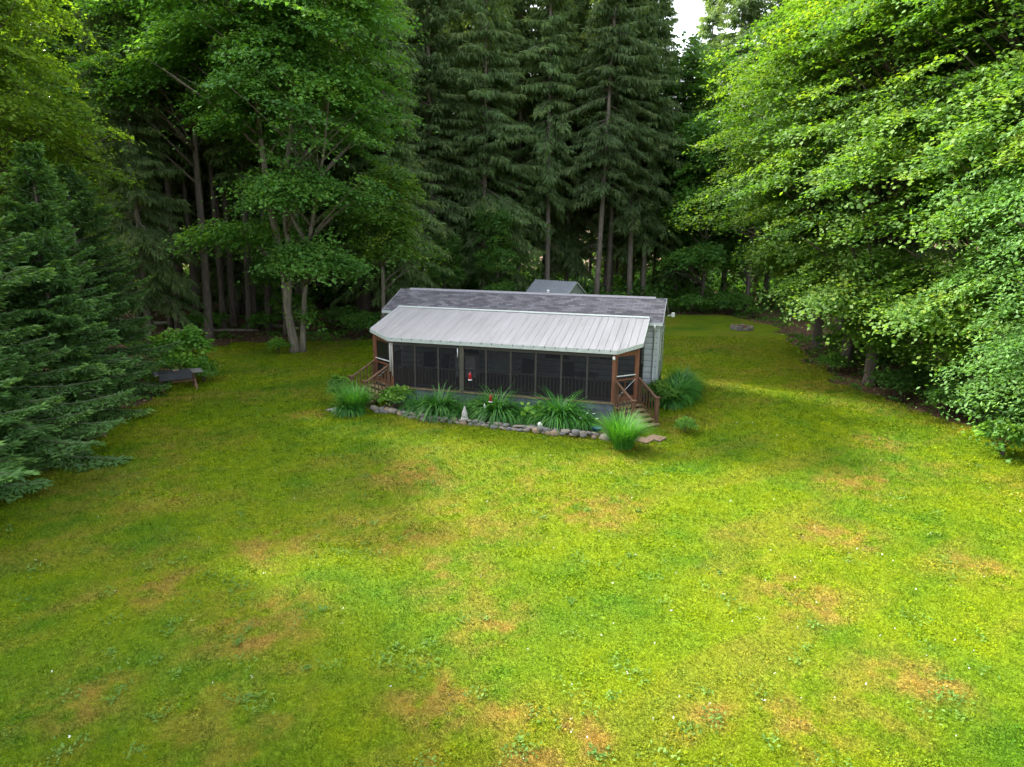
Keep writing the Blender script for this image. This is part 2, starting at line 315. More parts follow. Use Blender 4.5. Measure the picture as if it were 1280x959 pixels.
# grass leaves: one uncountable mass
HO = Vector((5.98, 28.21)); HA = R(-14.84)
cu, su = math.cos(HA), math.sin(HA)
def H2W(u, v): return (HO.x+u*cu-v*su, HO.y+u*su+v*cu)
def W2H(x, y): return ((x-HO.x)*cu+(y-HO.y)*su, -(x-HO.x)*su+(y-HO.y)*cu)
def grass(n_):
    # depth sampled so that density falls with distance
    t = rng.random(n_*2); Yd = 7.0*(46/7.0)**(t**1.25)
    X = (rng.random(n_*2)*2-1)*(Yd*.82+1.6)
    k = lawn_mask(X, Yd); hu, hv = W2H(X, Yd); k &= ~((hu > -12.2) & (hu < .1) & (hv > -3.5) & (hv < 4))
    X, Yd = X[k][:n_], Yd[k][:n_]; n_ = len(X)
    Z = ground_z(X, Yd)+.006
    sc = np.clip(Yd/13, .8, 2.1)
    az = rng.random(n_)*2*np.pi; el = rng.uniform(.25, 1.35, n_)
    d = np.stack([np.cos(az)*np.cos(el), np.sin(az)*np.cos(el), np.sin(el)], 1)
    nn = rng.normal(size=(n_, 3)); L = rng.uniform(.025, .06, n_)*sc; W = rng.uniform(.008, .02, n_)*sc
    b = np.stack([X, Yd, Z+rng.random(n_)*.012], 1)
    clump = fbm(X, Yd, .28, 81); L *= .6+clump*.9
    cl2 = fbm(X, Yd, .16, 101, 2); var = np.clip(rng.beta(2.0, 2.6, n_)*.5+(clump-.5)*.9+(cl2-.5)*.7+.27, 0, .88)
    # broad clover and plantain leaves, in spots
    cl = (fbm(X, Yd, .5, 91) > .66) & (rng.random(n_) < .55)
    W[cl] = L[cl]*.8; d[cl, 2] *= .25; var[cl] = rng.uniform(.75, 1, cl.sum())*np.where(rng.random(cl.sum()) < .6, 1, .55)
    F = Fol(); F.kites(b, d, nn, L, W, var)
    o = F.build('grass_blades', M['grass']); me = o.data
    dr, lu = dry_lush(X, Yd)
    me.attributes.new('dry', 'FLOAT', 'FACE').data.foreach_set('value', dr.astype(np.float32))
    me.attributes.new('lush', 'FLOAT', 'FACE').data.foreach_set('value', lu.astype(np.float32))
    tag(o, 'short uneven grass and clover leaves growing over the lawn', kind='stuff')
grass(620000)

# ------------------------------------------------------------------ house
house = empty('cabin', (HO.x, HO.y, 0), HA, 'long low grey sided cabin with shingle roof and a screened porch across its front', 'house')
UL = -12.04; W2 = 1.943; ZE = 3.354; ZR = 4.127
M_ = lambda: MB()
# roof with thickness, front and back slopes
def roof_slab(u0, u1, v0, z0, v1, z1, th):
    return MB().hexa([(u0, v0, z0-th), (u1, v0, z0-th), (u1, v1, z1-th), (u0, v1, z1-th)], [(u0, v0, z0), (u1, v0, z0), (u1, v1, z1), (u0, v1, z1)])
rf = MB()
u0, u1 = UL-.1, .1
rf.poly([(u0, -.22, ZE), (u1, -.22, ZE), (u1, W2, ZR), (u0, W2, ZR), (u1, 2*W2+.22, ZE), (u0, 2*W2+.22, ZE),
         (u0, -.22, ZE-.1), (u1, -.22, ZE-.1), (u1, W2, ZR-.1), (u0, W2, ZR-.1), (u1, 2*W2+.22, ZE-.1), (u0, 2*W2+.22, ZE-.1)],
        [(0, 1, 2, 3), (3, 2, 4, 5), (7, 6, 9, 8), (8, 9, 11, 10), (0, 6, 7, 1), (5, 4, 10, 11), (1, 7, 8, 2), (2, 8, 10, 4), (0, 3, 9, 6), (3, 5, 11, 9)])
roof = rf.build('roof', M['shingle'], house)
rv = MB(); rv.poly([(UL+.35, W2-.17, ZR-.02), (-.35, W2-.17, ZR-.02), (-.35, W2, ZR+.05), (UL+.35, W2, ZR+.05), (-.35, W2+.17, ZR-.02), (UL+.35, W2+.17, ZR-.02),
         (UL+.35, W2-.17, ZR-.055), (-.35, W2-.17, ZR-.055), (-.35, W2+.17, ZR-.055), (UL+.35, W2+.17, ZR-.055)],
        [(0, 1, 2, 3), (3, 2, 4, 5), (0, 6, 7, 1), (5, 4, 8, 9), (1, 7, 8, 4, 2), (0, 3, 5, 9, 6), (6, 9, 8, 7)])
rv.build('ridge_vent', simple('ridge vent', (.24, .235, .25), (.19, .185, .2), 6, .9), roof)
tb = MB(); tb.tube([(-5.2, W2+.55, 3.8), (-5.2, W2+.55, 4.2)], .05, 8); tb.tube([(-5.2, W2+.55, 4.17), (-5.2, W2+.55, 4.25)], [.075, .06], 8); tb.build('vent_pipe', M['whiteplastic'], roof)
# rake and fascia trim
fa = MB()
fa.box(u0, u1, -.245, -.222, ZE-.13, ZE-.012)
fa.build('fascia', M['white'], roof)
for uu in (u0-.022, u1):
    f_ = MB(); f_.poly([(uu, -.22, ZE-.13), (uu, W2, ZR-.13), (uu, 2*W2+.22, ZE-.13), (uu, 2*W2+.22, ZE+.005), (uu, W2, ZR+.005), (uu, -.22, ZE+.005)] +
            [(uu+.02, -.22, ZE-.13), (uu+.02, W2, ZR-.13), (uu+.02, 2*W2+.22, ZE-.13), (uu+.02, 2*W2+.22, ZE+.005), (uu+.02, W2, ZR+.005), (uu+.02, -.22, ZE+.005)],
            [(0, 1, 4, 5), (1, 2, 3, 4), (11, 10, 7, 6), (10, 9, 8, 7), (5, 4, 10, 11), (4, 3, 9, 10), (6, 7, 1, 0), (7, 8, 2, 1), (0, 5, 11, 6), (3, 2, 8, 9)])
    f_.build('rake_trim', simple('rake trim', (.32, .31, .33), (.25, .25, .26), 6, .8), roof)
# walls (hollow shell as one closed body with gables)
wl = MB(); zt = ZE-.06
wl.poly([(UL, 0, .72), (0, 0, .72), (0, 2*W2, .72), (UL, 2*W2, .72), (UL, 0, zt), (0, 0, zt), (0, 2*W2, zt), (UL, 2*W2, zt), (UL, W2, ZR-.11), (0, W2, ZR-.11)],
        [(3, 2, 1, 0), (0, 1, 5, 4), (1, 2, 6, 9, 5), (2, 3, 7, 6), (3, 0, 4, 8, 7), (4, 5, 9, 8), (8, 9, 6, 7)])
wl.build('wall', M['siding'], house)
fd = MB(); fd.box(UL+.05, -.03, .03, 2*W2-.05, -.1, .74); fd.build('foundation', M['block'], house)
ct = MB(); ct.box(-.075, .015, -.015, .002, .72, zt); ct.box(.002, .017, -.015, .075, .72, zt); ct.build('corner_trim', M['white'], house)
# downspout at right front corner
ds = MB(); ds.tube([(-.2, -.28, ZE-.1), (-.2, -.27, ZE-.22), (-.2, -.06, ZE-.36), (-.2, -.05, .35), (-.2, -.25, .18)], .045, 8); ds.build('downspout', M['white'], house)
# right side windows
for v0 in (.9, 1.65, 2.85):
    f_ = MB(); f_.box(0.0, .035, v0-.03, v0+.53, 1.62, 2.78); wf = f_.build('window', M['white'], house)
    g = MB(); g.box(.03, .04, v0+.04, v0+.46, 1.70, 2.18); g.box(.03, .04, v0+.04, v0+.46, 2.22, 2.70); g.build('pane', M['glass'], wf)
# light by the right back corner, on the rear rake
fl = MB(); fl.bar((.1, 2*W2-.1, 3.15), (.32, 2*W2-.1, 3.22), .05, .05); fl.box(.28, .42, 2*W2-.17, 2*W2-.03, 3.12, 3.3); fl.build('flood_light', M['whiteplastic'], house)
# things on the front wall behind the screens
def frontwin(ua, ub, z0, z1, name='window'):
    f_ = MB(); f_.box(ua-.06, ub+.06, -.04, .0, z0-.06, z1+.06); wf = f_.build(name, M['white'], house)
    g = MB(); g.box(ua, ub, -.05, -.03, z0, (z0+z1)/2-.02); g.box(ua, ub, -.05, -.03, (z0+z1)/2+.02, z1); g.build('pane', M['glass'], wf)
frontwin(-8.7, -7.7, 1.6, 2.6); frontwin(-4.7, -3.7, 1.6, 2.6); frontwin(-2.4, -1.7, 1.7, 2.6)
f_ = MB(); f_.box(-7.05, -6.1, -.05, .0, .76, 2.8); dr_ = f_.build('door', M['white'], house)
f_ = MB(); f_.tube([(-6.2, -.05, 1.75), (-6.2, -.11, 1.75)], .03, 8); f_.build('handle', M['blackmetal'], dr_)

# ---- porch
PL, PR, VF = -10.347, -1.301, -3.585
CR, CL, CV = .837, 1.153, .86
ZF = 2.731; ZT = 3.50; VT = .10
zs = lambda v: ZF+(ZT-ZF)*(v-VF)/(VT-VF)
outline = [(PL, VF), (PR, VF), (PR+CR, VF+CV), (PR+CR, VT), (PL-CL, VT), (PL-CL, VF+CV)]
pr_ = MB(); pr_.prism(outline, [zs(v)-.03 for _, v in outline], [zs(v) for _, v in outline]); proof = pr_.build('porch_roof', M['metal_roof'], house)
ribs = MB(); uu = PL-CL+.02
while uu < PR+CR:
    if uu < PL: vs = VF+CV*(PL-uu)/CL
    elif uu > PR: vs = VF+CV*(uu-PR)/CR
    else: vs = VF
    hh = .014
    ribs.poly([(uu-.028, vs, zs(vs)+.001), (uu+.028, vs, zs(vs)+.001), (uu+.028, VT, ZT+.001), (uu-.028, VT, ZT+.001), (uu-.011, vs, zs(vs)+hh), (uu+.011, vs, zs(vs)+hh), (uu+.011, VT, ZT+hh), (uu-.011, VT, ZT+hh)],
              [(3, 2, 1, 0), (4, 5, 6, 7), (0, 1, 5, 4), (1, 2, 6, 5), (2, 3, 7, 6), (3, 0, 4, 7)])
    uu += .2765
ribs.build('roof_ribs', M['metal_roof'], proof)
fl_ = MB(); fl_.hexa([(PL-CL, VT-.12, zs(VT-.12)+.022), (PR+CR, VT-.12, zs(VT-.12)+.022), (PR+CR, VT+.06, ZT+.03), (PL-CL, VT+.06, ZT+.03)],
                     [(PL-CL, VT-.12, zs(VT-.12)+.03), (PR+CR, VT-.12, zs(VT-.12)+.03), (PR+CR, VT+.06, ZT+.04), (PL-CL, VT+.06, ZT+.04)]); fl_.build('flashing', M['white'], proof)
# white fascia and gutter board following the clipped outline
def fascia(a, b, name='porch_fascia'):
    za, zb = zs(a[1]), zs(b[1]); d = Vector((b[0]-a[0], b[1]-a[1])).normalized(); nn = Vector((d.y, -d.x))*.03
    q = MB(); q.hexa([(a[0], a[1], za-.15), (a[0]+nn.x, a[1]+nn.y, za-.15), (b[0]+nn.x, b[1]+nn.y, zb-.15), (b[0], b[1], zb-.15)],
                     [(a[0], a[1], za-.004), (a[0]+nn.x, a[1]+nn.y, za-.004), (b[0]+nn.x, b[1]+nn.y, zb-.004), (b[0], b[1], zb-.004)])
    return q.build(name, M['white'], proof)
for i in (0, 1, 5): fascia(outline[i], outline[(i+1) % 6])
for (a, b) in ((outline[2], outline[3]), (outline[4], outline[5])): fascia(a, b, 'rake_board')
k_ = PL+.2
while k_ < PR:
    bk = MB(); bk.box(k_-.012, k_+.012, VF-.036, VF-.028, ZF-.07, ZF+.004); bk.build('gutter_bracket', M['darkwood'], proof); k_ += .41
# deck
inset = .08
DK = [(PL+.03, VF+inset), (PR-.02, VF+inset), (PR+CR-.08, VF+CV+.03), (PR+CR-.08, -.02), (PL-CL+.08, -.02), (PL-CL+.08, VF+CV+.03)]
ZD = .742
dk = MB(); dk.prism(DK, ZD-.06, ZD); dk.build('porch_floor', M['tread'], house)
cx_, cy_ = -5.8, -1.5
FB = [(x+(.06 if x < cx_ else -.06), y+(.06 if y < cy_ else 0)) for x, y in DK]
fb = MB(); fb.prism(FB, -.1, ZD-.062); fb.build('porch_skirt', M['block'], house)
# posts, rails, screens: front bays
def post(u, v, wd, mat, z0=ZD, z1=None, name='post', rot=0):
    z1 = z1 or zs(v)-.16
    q = MB(); c, s_ = math.cos(rot)*wd/2, math.sin(rot)*wd/2
    P = [(u-c+s_, v-s_-c), (u+c+s_, v+s_-c), (u+c-s_, v+s_+c), (u-c-s_, v-s_+c)]
    q.prism(P, z0, z1); return q.build(name, mat, house)
vF = VF+inset+.07
a0, a1 = PL+.12, PR-.1
bays = 9; us = [a0+(a1-a0)*i/bays for i in range(bays+1)]
def bay(A, B, rail=True):
    A = Vector((*A, 0)); B = Vector((*B, 0)); d = (B-A).normalized(); nn = Vector((-d.y, d.x, 0)); zt_ = min(zs(A.y), zs(B.y))-.17
    s_ = MB(); A1, B1 = A+d*.03, B-d*.03; o_ = -nn*.045
    s_.poly([A1+o_+Vector((0, 0, ZD+.05)), B1+o_+Vector((0, 0, ZD+.05)), B1+o_+Vector((0, 0, zt_)), A1+o_+Vector((0, 0, zt_))], [(0, 1, 2, 3)])
    s_.build('screen_panel', M['screen'], house)
    if rail:
        q = MB(); up_ = Vector((0, 0, 1))
        q.bar(A+d*.03+up_*(ZD+.84), B-d*.03+up_*(ZD+.84), .07, .045); q.bar(A+d*.03+up_*(ZD+.12), B-d*.03+up_*(ZD+.12), .05, .05)
        L = (B-A).length; k = max(2, int(L/.125))
        for j in range(1, k): pt = A+d*L*j/k; q.bar(pt+up_*(ZD+.145), pt+up_*(ZD+.82), .035, .035, (1, 0, 0))
        q.build('railing', M['railwood'], house)
for i in range(bays): bay((us[i], vF), (us[i+1], vF))
for i in range(1, bays):
    post(us[i], vF-.02, .17 if i == 3 else .075, M['olivewood'] if i == 3 else M['darkwood'])
hb = MB(); hb.box(a0, a1, vF-.05, vF+.05, ZF-.3, ZF-.155); hb.build('header_beam', M['darkwood'], house)
sb = MB(); sb.box(a0, a1, vF-.06, vF+.05, ZD, ZD+.05); sb.build('sill_board', M['darkwood'], house)
q = post(us[0], vF, .11, M['redwood'])
q = post(us[-1], vF, .13, M['redwood'])
# chamfer corners with screen doors
cornR = (PR+CR-.16, VF+CV+.06); cornL = (PL-CL+.16, VF+CV+.06)
post(*cornR, .14, M['redwood'], z1=zs(VF+CV)-.12); post(*cornL, .14, M['redwood'], z1=zs(VF+CV)-.12)
def screen_door(A, B):
    A = Vector((*A, 0)); B = Vector((*B, 0)); d = (B-A).normalized(); nn = Vector((d.y, -d.x, 0)); zt_ = 2.55; up_ = Vector((0, 0, 1))
    A1, B1 = A+d*.1, B-d*.1
    q = MB(); s_ = .08
    q.bar(A1+up_*(ZD+.02), A1+up_*zt_, s_, .05, nn); q.bar(B1+up_*(ZD+.02), B1+up_*zt_, s_, .05, nn)
    q.bar(A1+d*.04+up_*(ZD+.1), B1-d*.04+up_*(ZD+.1), .045, .16); q.bar(A1+d*.04+up_*(zt_-.05), B1-d*.04+up_*(zt_-.05), .045, .1)
    q.bar(A1+d*.04+up_*(ZD+.82), B1-d*.04+up_*(ZD+.82), .045, .07)
    mid = (A1+B1)/2; q.bar(mid+up_*(ZD+.18), mid+up_*(ZD+.78), .03, .03, nn)
    D = q.build('screen_door', M['redwood'], house)
    w_ = MB(); w_.bar(A1+nn*.05+up_*(ZD+.98), B1+nn*.05+up_*(ZD+.98), .03, .035); w_.bar(A1+nn*.04+up_*(ZD+.1), B1+nn*.04+up_*(ZD+.8), .012, .012); w_.build('push_bar', M['whiteplastic'], D)
    g = MB(); g.poly([A1+up_*(ZD+.1), B1+up_*(ZD+.1), B1+up_*zt_, A1+up_*zt_], [(0, 1, 2, 3)]); g.build('screen', M['screen'], D)
    h = MB(); h.bar(A+up_*(zt_+.0), B+up_*(zt_+.0), .09, .12); h.build('lintel', M['redwood'], house)
screen_door((us[-1], vF), cornR); screen_door(cornL, (us[0], vF))
bay(cornR, (cornR[0], -1.35)); bay((cornR[0], -1.35), (cornR[0], -.02)); post(cornR[0], -1.35, .075, M['darkwood'])
bay((cornL[0], -.02), (cornL[0], -1.35)); bay((cornL[0], -1.35), cornL); post(cornL[0], -1.35, .075, M['darkwood'])
# small white lamp on right corner post, white pipe on left corner post, thin rod on thick post
q = MB(); q.tube([(us[-1]-.01, vF-.1, 2.36), (us[-1]-.01, vF-.1, 2.42), (us[-1]-.01, vF-.1, 2.5)], [.05, .065, .03], 8); q.build('porch_lamp', M['whiteplastic'], house)
q = MB(); q.tube([(us[0]-.07, vF-.07, 1.35), (us[0]-.07, vF-.07, 2.5)], .04, 8); q.tube([(us[0]+.02, vF-.08, 1.15), (us[0]+.02, vF-.08, 2.5)], .03, 8); q.build('drain_pipe', M['concrete'], house)
q = MB(); q.tube([(us[3]-.16, vF-.1, 2.1), (us[3]-.16, vF-.1, 2.45)], .02, 6); q.build('thermometer', M['whiteplastic'], house)

# ---- porch steps
def steps(u, v, nu, nv, wd, label, nst=5):
    ang = math.atan2(nv, nu)
    x, y = H2W(u, v); t = empty('wooden_steps', (x, y, 0), ang+HA, label, 'steps')
    rise = ZD/(nst+1); run = .25
    for i in range(nst):
        z = ZD-rise*(i+1); q = MB(); q.box(run*i+.01, run*(i+1)+.035, -wd/2-.1, wd/2+.1, z-.045, z); q.build('tread', M['tread'], t)
    for s_ in (-1, 1):
        yy = s_*(wd/2-.04)
        q = MB(); q.poly([(0, yy-.02, ZD-.07), (run*nst, yy-.02, .02), (run*nst, yy-.02, -.02), (run*nst-.25, yy-.02, -.02), (0, yy-.02, ZD-.38),
                          (0, yy+.02, ZD-.07), (run*nst, yy+.02, .02), (run*nst, yy+.02, -.02), (run*nst-.25, yy+.02, -.02), (0, yy+.02, ZD-.38)],
                         [(0, 1, 2, 3, 4), (9, 8, 7, 6, 5), (0, 5, 6, 1), (1, 6, 7, 2), (2, 7, 8, 3), (3, 8, 9, 4), (4, 9, 5, 0)]); q.build('stringer', M['stairwood'], t)
        yr = s_*(wd/2+.06); xe = run*(nst-.6)
        zb = lambda xx: ZD-rise*(xx/run)
        q = MB(); q.box(xe-.05, xe+.05, yr-.05, yr+.05, -.02, zb(xe)+.86); np_ = q.build('newel_post', M['stairwood'], t)
        q = MB(); q.box(xe-.08, xe+.08, yr-.08, yr+.08, zb(xe)+.861, zb(xe)+.9); q.build('post_cap', M['stairwood'], np_)
        q = MB(); q.box(.0, .09, yr-.045, yr+.045, -.02, zb(.05)+.8); q.build('post', M['stairwood'], t)
        q = MB(); q.bar((0, yr, zb(0)+.86), (xe-.05, yr, zb(xe)+.84), .09, .04); hr = q.build('handrail', M['stairwood'], t)
        q = MB(); k = 7
        for j in range(1, k):
            xx = xe*j/k+.03; q.bar((xx, yr, zb(xx)-.02), (xx, yr, zb(xx)+.82), .032, .032, (1, 0, 0))
        q.bar((.09, yr, zb(.09)+.0), (xe-.05, yr, zb(xe)+.0), .04, .07); q.build('balusters', M['stairwood'], t)
    return t
dR = Vector((cornR[0]-us[-1], cornR[1]-vF)); nR = Vector((dR.y, -dR.x)).normalized(); mR = ((cornR[0]+us[-1])/2+nR.x*.12, (cornR[1]+vF)/2+nR.y*.12)
dL = Vector((us[0]-cornL[0], vF-cornL[1])); nL = Vector((dL.y, -dL.x)).normalized(); mL = ((cornL[0]+us[0])/2+nL.x*.12, (cornL[1]+vF)/2+nL.y*.12)
steps(mR[0], mR[1], nR.x, nR.y, .98, 'open brown wooden steps with railings at the right end of the porch')
steps(mL[0], mL[1], nL.x, nL.y, 1.05, 'brown wooden steps with railings going down left from the porch')

# ---- furniture behind the screens
def chair(u, v, rz, label):
    x, y = H2W(u, v); t = empty('porch_chair', (x, y, ZD), HA+rz, label, 'chair', 'chairs inside the screened porch')
    q = MB(); q.box(-.25, .25, -.25, .25, .38, .43); q.build('seat', M['chairfab'], t)
    q = MB(); q.hexa([(-.25, .21, .43), (.25, .21, .43), (.25, .25, .43), (-.25, .25, .43)], [(-.24, .31, .98), (.24, .31, .98), (.24, .35, .98), (-.24, .35, .98)]); q.build('backrest', M['chairfab'], t)
    for sx in (-1, 1):
        for sy in (-1, 1):
            q = MB(); q.tube([(sx*.23, sy*.22, 0), (sx*.22, sy*.21, .38)], .018, 6); q.build('leg', M['tablewood'], t)
        q = MB(); q.bar((sx*.27, -.22, .62), (sx*.27, .25, .64), .05, .03); q.build('armrest', M['tablewood'], t)
chair(-9.6, -1.2, R(10), 'dark high backed chair behind the leftmost porch screen')
chair(-8.9, -1.6, R(-40), 'chair behind the second porch screen from the left, by the white chest')
chair(-5.2, -1.5, R(0), 'chair behind the middle porch screens right of the feeders')
chair(-3.4, -1.6, R(20), 'chair behind the porch screens near the right end')
def ptable(u, v, label):
    x, y = H2W(u, v); t = empty('porch_table', (x, y, ZD), HA, label, 'table')
    q = MB(); q.prism([(.5*math.cos(a*math.pi/6), .5*math.sin(a*math.pi/6)) for a in range(12)], .70, .73); q.build('tabletop', M['tablewood'], t)
    for a in range(4): q = MB(); q.tube([(.35*math.cos(a*1.57), .35*math.sin(a*1.57), 0), (.3*math.cos(a*1.57), .3*math.sin(a*1.57), .70)], .02, 6); q.build('leg', M['tablewood'], t)
ptable(-2.6, -2.2, 'round grey table seen dimly behind the rightmost porch screens')
x, y = H2W(-8.0, -.7); t = empty('white_chest', (x, y, ZD), HA, 'pale chest standing against the wall inside the left part of the porch', 'chest')
q = MB(); q.box(-.45, .45, -.3, .3, 0, .86); q.build('body', M['whiteplastic'], t); q = MB(); q.box(-.47, .47, -.32, .3, .87, .93); q.build('lid', M['whiteplastic'], t)

# ------------------------------------------------------------------ shed behind
SX, SY = 3.15, 52.0
shed = empty('garden_shed', (SX, SY, 0), R(-33), 'small shed with ribbed grey metal roof behind the cabin', 'shed')
q = MB(); a, b = 1.65, 1.25
q.poly([(-a, -b, 0), (a, -b, 0), (a, b, 0), (-a, b, 0), (-a, -b, 2.25), (a, -b, 2.25), (a, b, 2.25), (-a, b, 2.25), (-a, 0, 3.02), (a, 0, 3.02)],
       [(3, 2, 1, 0), (0, 1, 5, 4), (1, 2, 6, 9, 5), (2, 3, 7, 6), (3, 0, 4, 8, 7), (4, 5, 9, 8), (8, 9, 6, 7)]); q.build('wall', M['shed_wall'], shed)
q = MB(); oz = .14
for s_ in (-1, 1):
    q.hexa([(-a-.1, s_*(b+.16), 2.17), (a+.1, s_*(b+.16), 2.17), (a+.1, 0, 3.04), (-a-.1, 0, 3.04)], [(-a-.1, s_*(b+.16), 2.22), (a+.1, s_*(b+.16), 2.22), (a+.1, 0, 3.09), (-a-.1, 0, 3.09)])
    uu = -a-.08
    while uu < a+.1: q.bar((uu, s_*(b+.16), 2.23), (uu, s_*.0, 3.10), .05, .05); uu += .235
sr = q.build('roof', M['metal_shed'], shed)
q = MB()
for s_ in (-1, 1): q.bar((a+.115, s_*(b+.16), 2.19), (a+.115, 0, 3.06), .02, .09)
q.build('rake_trim', M['white'], sr)
q = MB(); q.box(a, a+.03, -.55, .55, .05, 1.95); q.build('door', M['shed_wall'], shed)
q = MB(); q.box(a, a+.06, -.75, -.65, 2.0, 2.12); q.box(a, a+.06, .65, .75, 2.0, 2.12); q.build('vent', M['darkwood'], shed)

# ------------------------------------------------------------------ trees
def tube_path(p0, p1, sag, k=5, jit=.06):
    p0 = Vector(p0); p1 = Vector(p1); L = (p1-p0).length
    return [p0.lerp(p1, i/(k-1))+Vector((random.uniform(-1, 1)*jit*L*.3, random.uniform(-1, 1)*jit*L*.3, sag*L*math.sin(math.pi*i/(k-1)))) *(1 if 0 < i < k-1 else 0) for i in range(k)]
def deciduous(key, lobes, trunks, leaf=.15, per=60, rc=.85, mat='maple', bark='bark_maple', flat=.12, limbs=110, seed=1, droop=.35, aspect=.85, tilt=.4, lmin=1.2):
    """crown of flat leaf sprays filling uneven lobes, on a trunk with limbs. returns (trunk mesh obj data, crown data)"""
    g = np.random.default_rng(seed); random.seed(seed)
    C = []; 
    for (cx, cy, cz, rx, ry, rz, k) in lobes:
        d = unit(g.normal(size=(k, 3))); d[:, 2] = np.where(d[:, 2] < -.35, -d[:, 2]*.6, d[:, 2]); d = unit(d)
        ph = g.random(3)*6
        bump = 1+.16*np.sin(d[:, 0]*5+ph[0])+.14*np.sin(d[:, 1]*6+ph[1])+.12*np.sin(d[:, 2]*7+ph[2])
        rr = (.35+.65*g.random(k)**.45)*bump
        C.append(np.stack([cx+d[:, 0]*rx*rr, cy+d[:, 1]*ry*rr, cz+d[:, 2]*rz*rr], 1))
    C = np.concatenate(C); C = C[C[:, 2] > .5]
    n_ = len(C); ax = np.array([trunks[0][0][0], trunks[0][0][1]])
    o = C[:, :2]-ax; o = unit(o+g.normal(size=o.shape)*.6); t = np.stack([-o[:, 1], o[:, 0]], 1)
    F = Fol(); rcs = rc*(.6+.7*g.random(n_)); cnt = np.maximum((per*(rcs/rc)**1.6).astype(int), 8); ti = np.repeat(np.arange(n_), cnt)
    m_ = len(ti); a = g.normal(size=m_)*.5; b = g.normal(size=m_)*.38; R_ = rcs[ti]; tw = (g.normal(size=n_)*.25)[ti]
    P = np.empty((m_, 3)); P[:, :2] = C[ti, :2]+o[ti]*(a*R_)[:, None]+t[ti]*(b*R_)[:, None]
    P[:, 2] = C[ti, 2]-droop*R_*(a+.3*a*a)+tw*b*R_+g.normal(size=m_)*flat*R_
    nn = np.zeros((m_, 3)); nn[:, 2] = 1; nn[:, :2] += o[ti]*.35; nn += g.normal(size=(m_, 3))*tilt; nn = unit(nn)
    dd = np.zeros((m_, 3)); dd[:, :2] = o[ti]; dd += g.normal(size=(m_, 3))*.8; dd[:, 2] -= .35; dd = unit(dd-nn*np.sum(dd*nn, 1, keepdims=True))
    L = leaf*(.5+.95*g.random(m_)**1.3); cv = g.beta(2, 2.5, n_)
    F.kites(P, dd, nn, L, L*aspect, np.clip(cv[ti]*.85+g.random(m_)*.24-.03, 0, 1), bend=.08)
    crown = F.mesh(key+'_crown', M[mat])
    T = MB()
    for tr in trunks:
        pts = [q[:3] for q in tr]; rad = [q[3] for q in tr]; rad = [rad[0]*1.3]+rad; pts = [pts[0], (pts[0][0], pts[0][1], pts[0][2]+.35)]+pts[1:]
        T.tube(pts, rad if len(rad) == len(pts) else rad[:len(pts)], 9)
    tp = np.array([q for tr in trunks for q in tr])
    idx = g.choice(n_, min(limbs, n_), replace=False)
    # dense points along trunks
    dn = []
    for tr in trunks:
        for q0, q1 in zip(tr[:-1], tr[1:]):
            for s_ in np.linspace(0, 1, 7): dn.append([q0[k]*(1-s_)+q1[k]*s_ for k in range(4)])
    dn = np.array(dn)
    for i in idx:
        c = C[i]; h = np.hypot(*(dn[:, :2]-c[:2]).T); want = c[2]-h*.75
        cost = np.abs(dn[:, 2]-want)+h*.15+np.where(dn[:, 2] < lmin, 5, 0); j = int(np.argmin(cost)); s0 = dn[j]
        L = np.linalg.norm(c-s0[:3]); r0 = min(s0[3]*.55, .018*L+.012)
        T.tube(tube_path(s0[:3], c, .06, 5), [r0, r0*.75, r0*.55, r0*.38, .008], 5)
    return (T, M[bark], crown)
def make_tree(parts, name, loc, label, cat='tree', group=None, rz=0, sc=1):
    T, bm_, crown = parts
    if isinstance(T, MB):
        me = T.build('trunk', bm_); tm = me.data; bpy.data.objects.remove(me)
    else: tm = T
    e = empty(name, loc, rz, label, cat, group); e.scale = sc if isinstance(sc, tuple) else (sc, sc, sc)
    a = link(bpy.data.objects.new('trunk', tm)); a.parent = e
    b = link(bpy.data.objects.new('crown', crown)); b.parent = e
    return e
def freeze(parts):
    T, bm_, crown = parts
    o = T.build('trunk', bm_); tm = o.data; bpy.data.objects.remove(o); return (tm, bm_, crown)

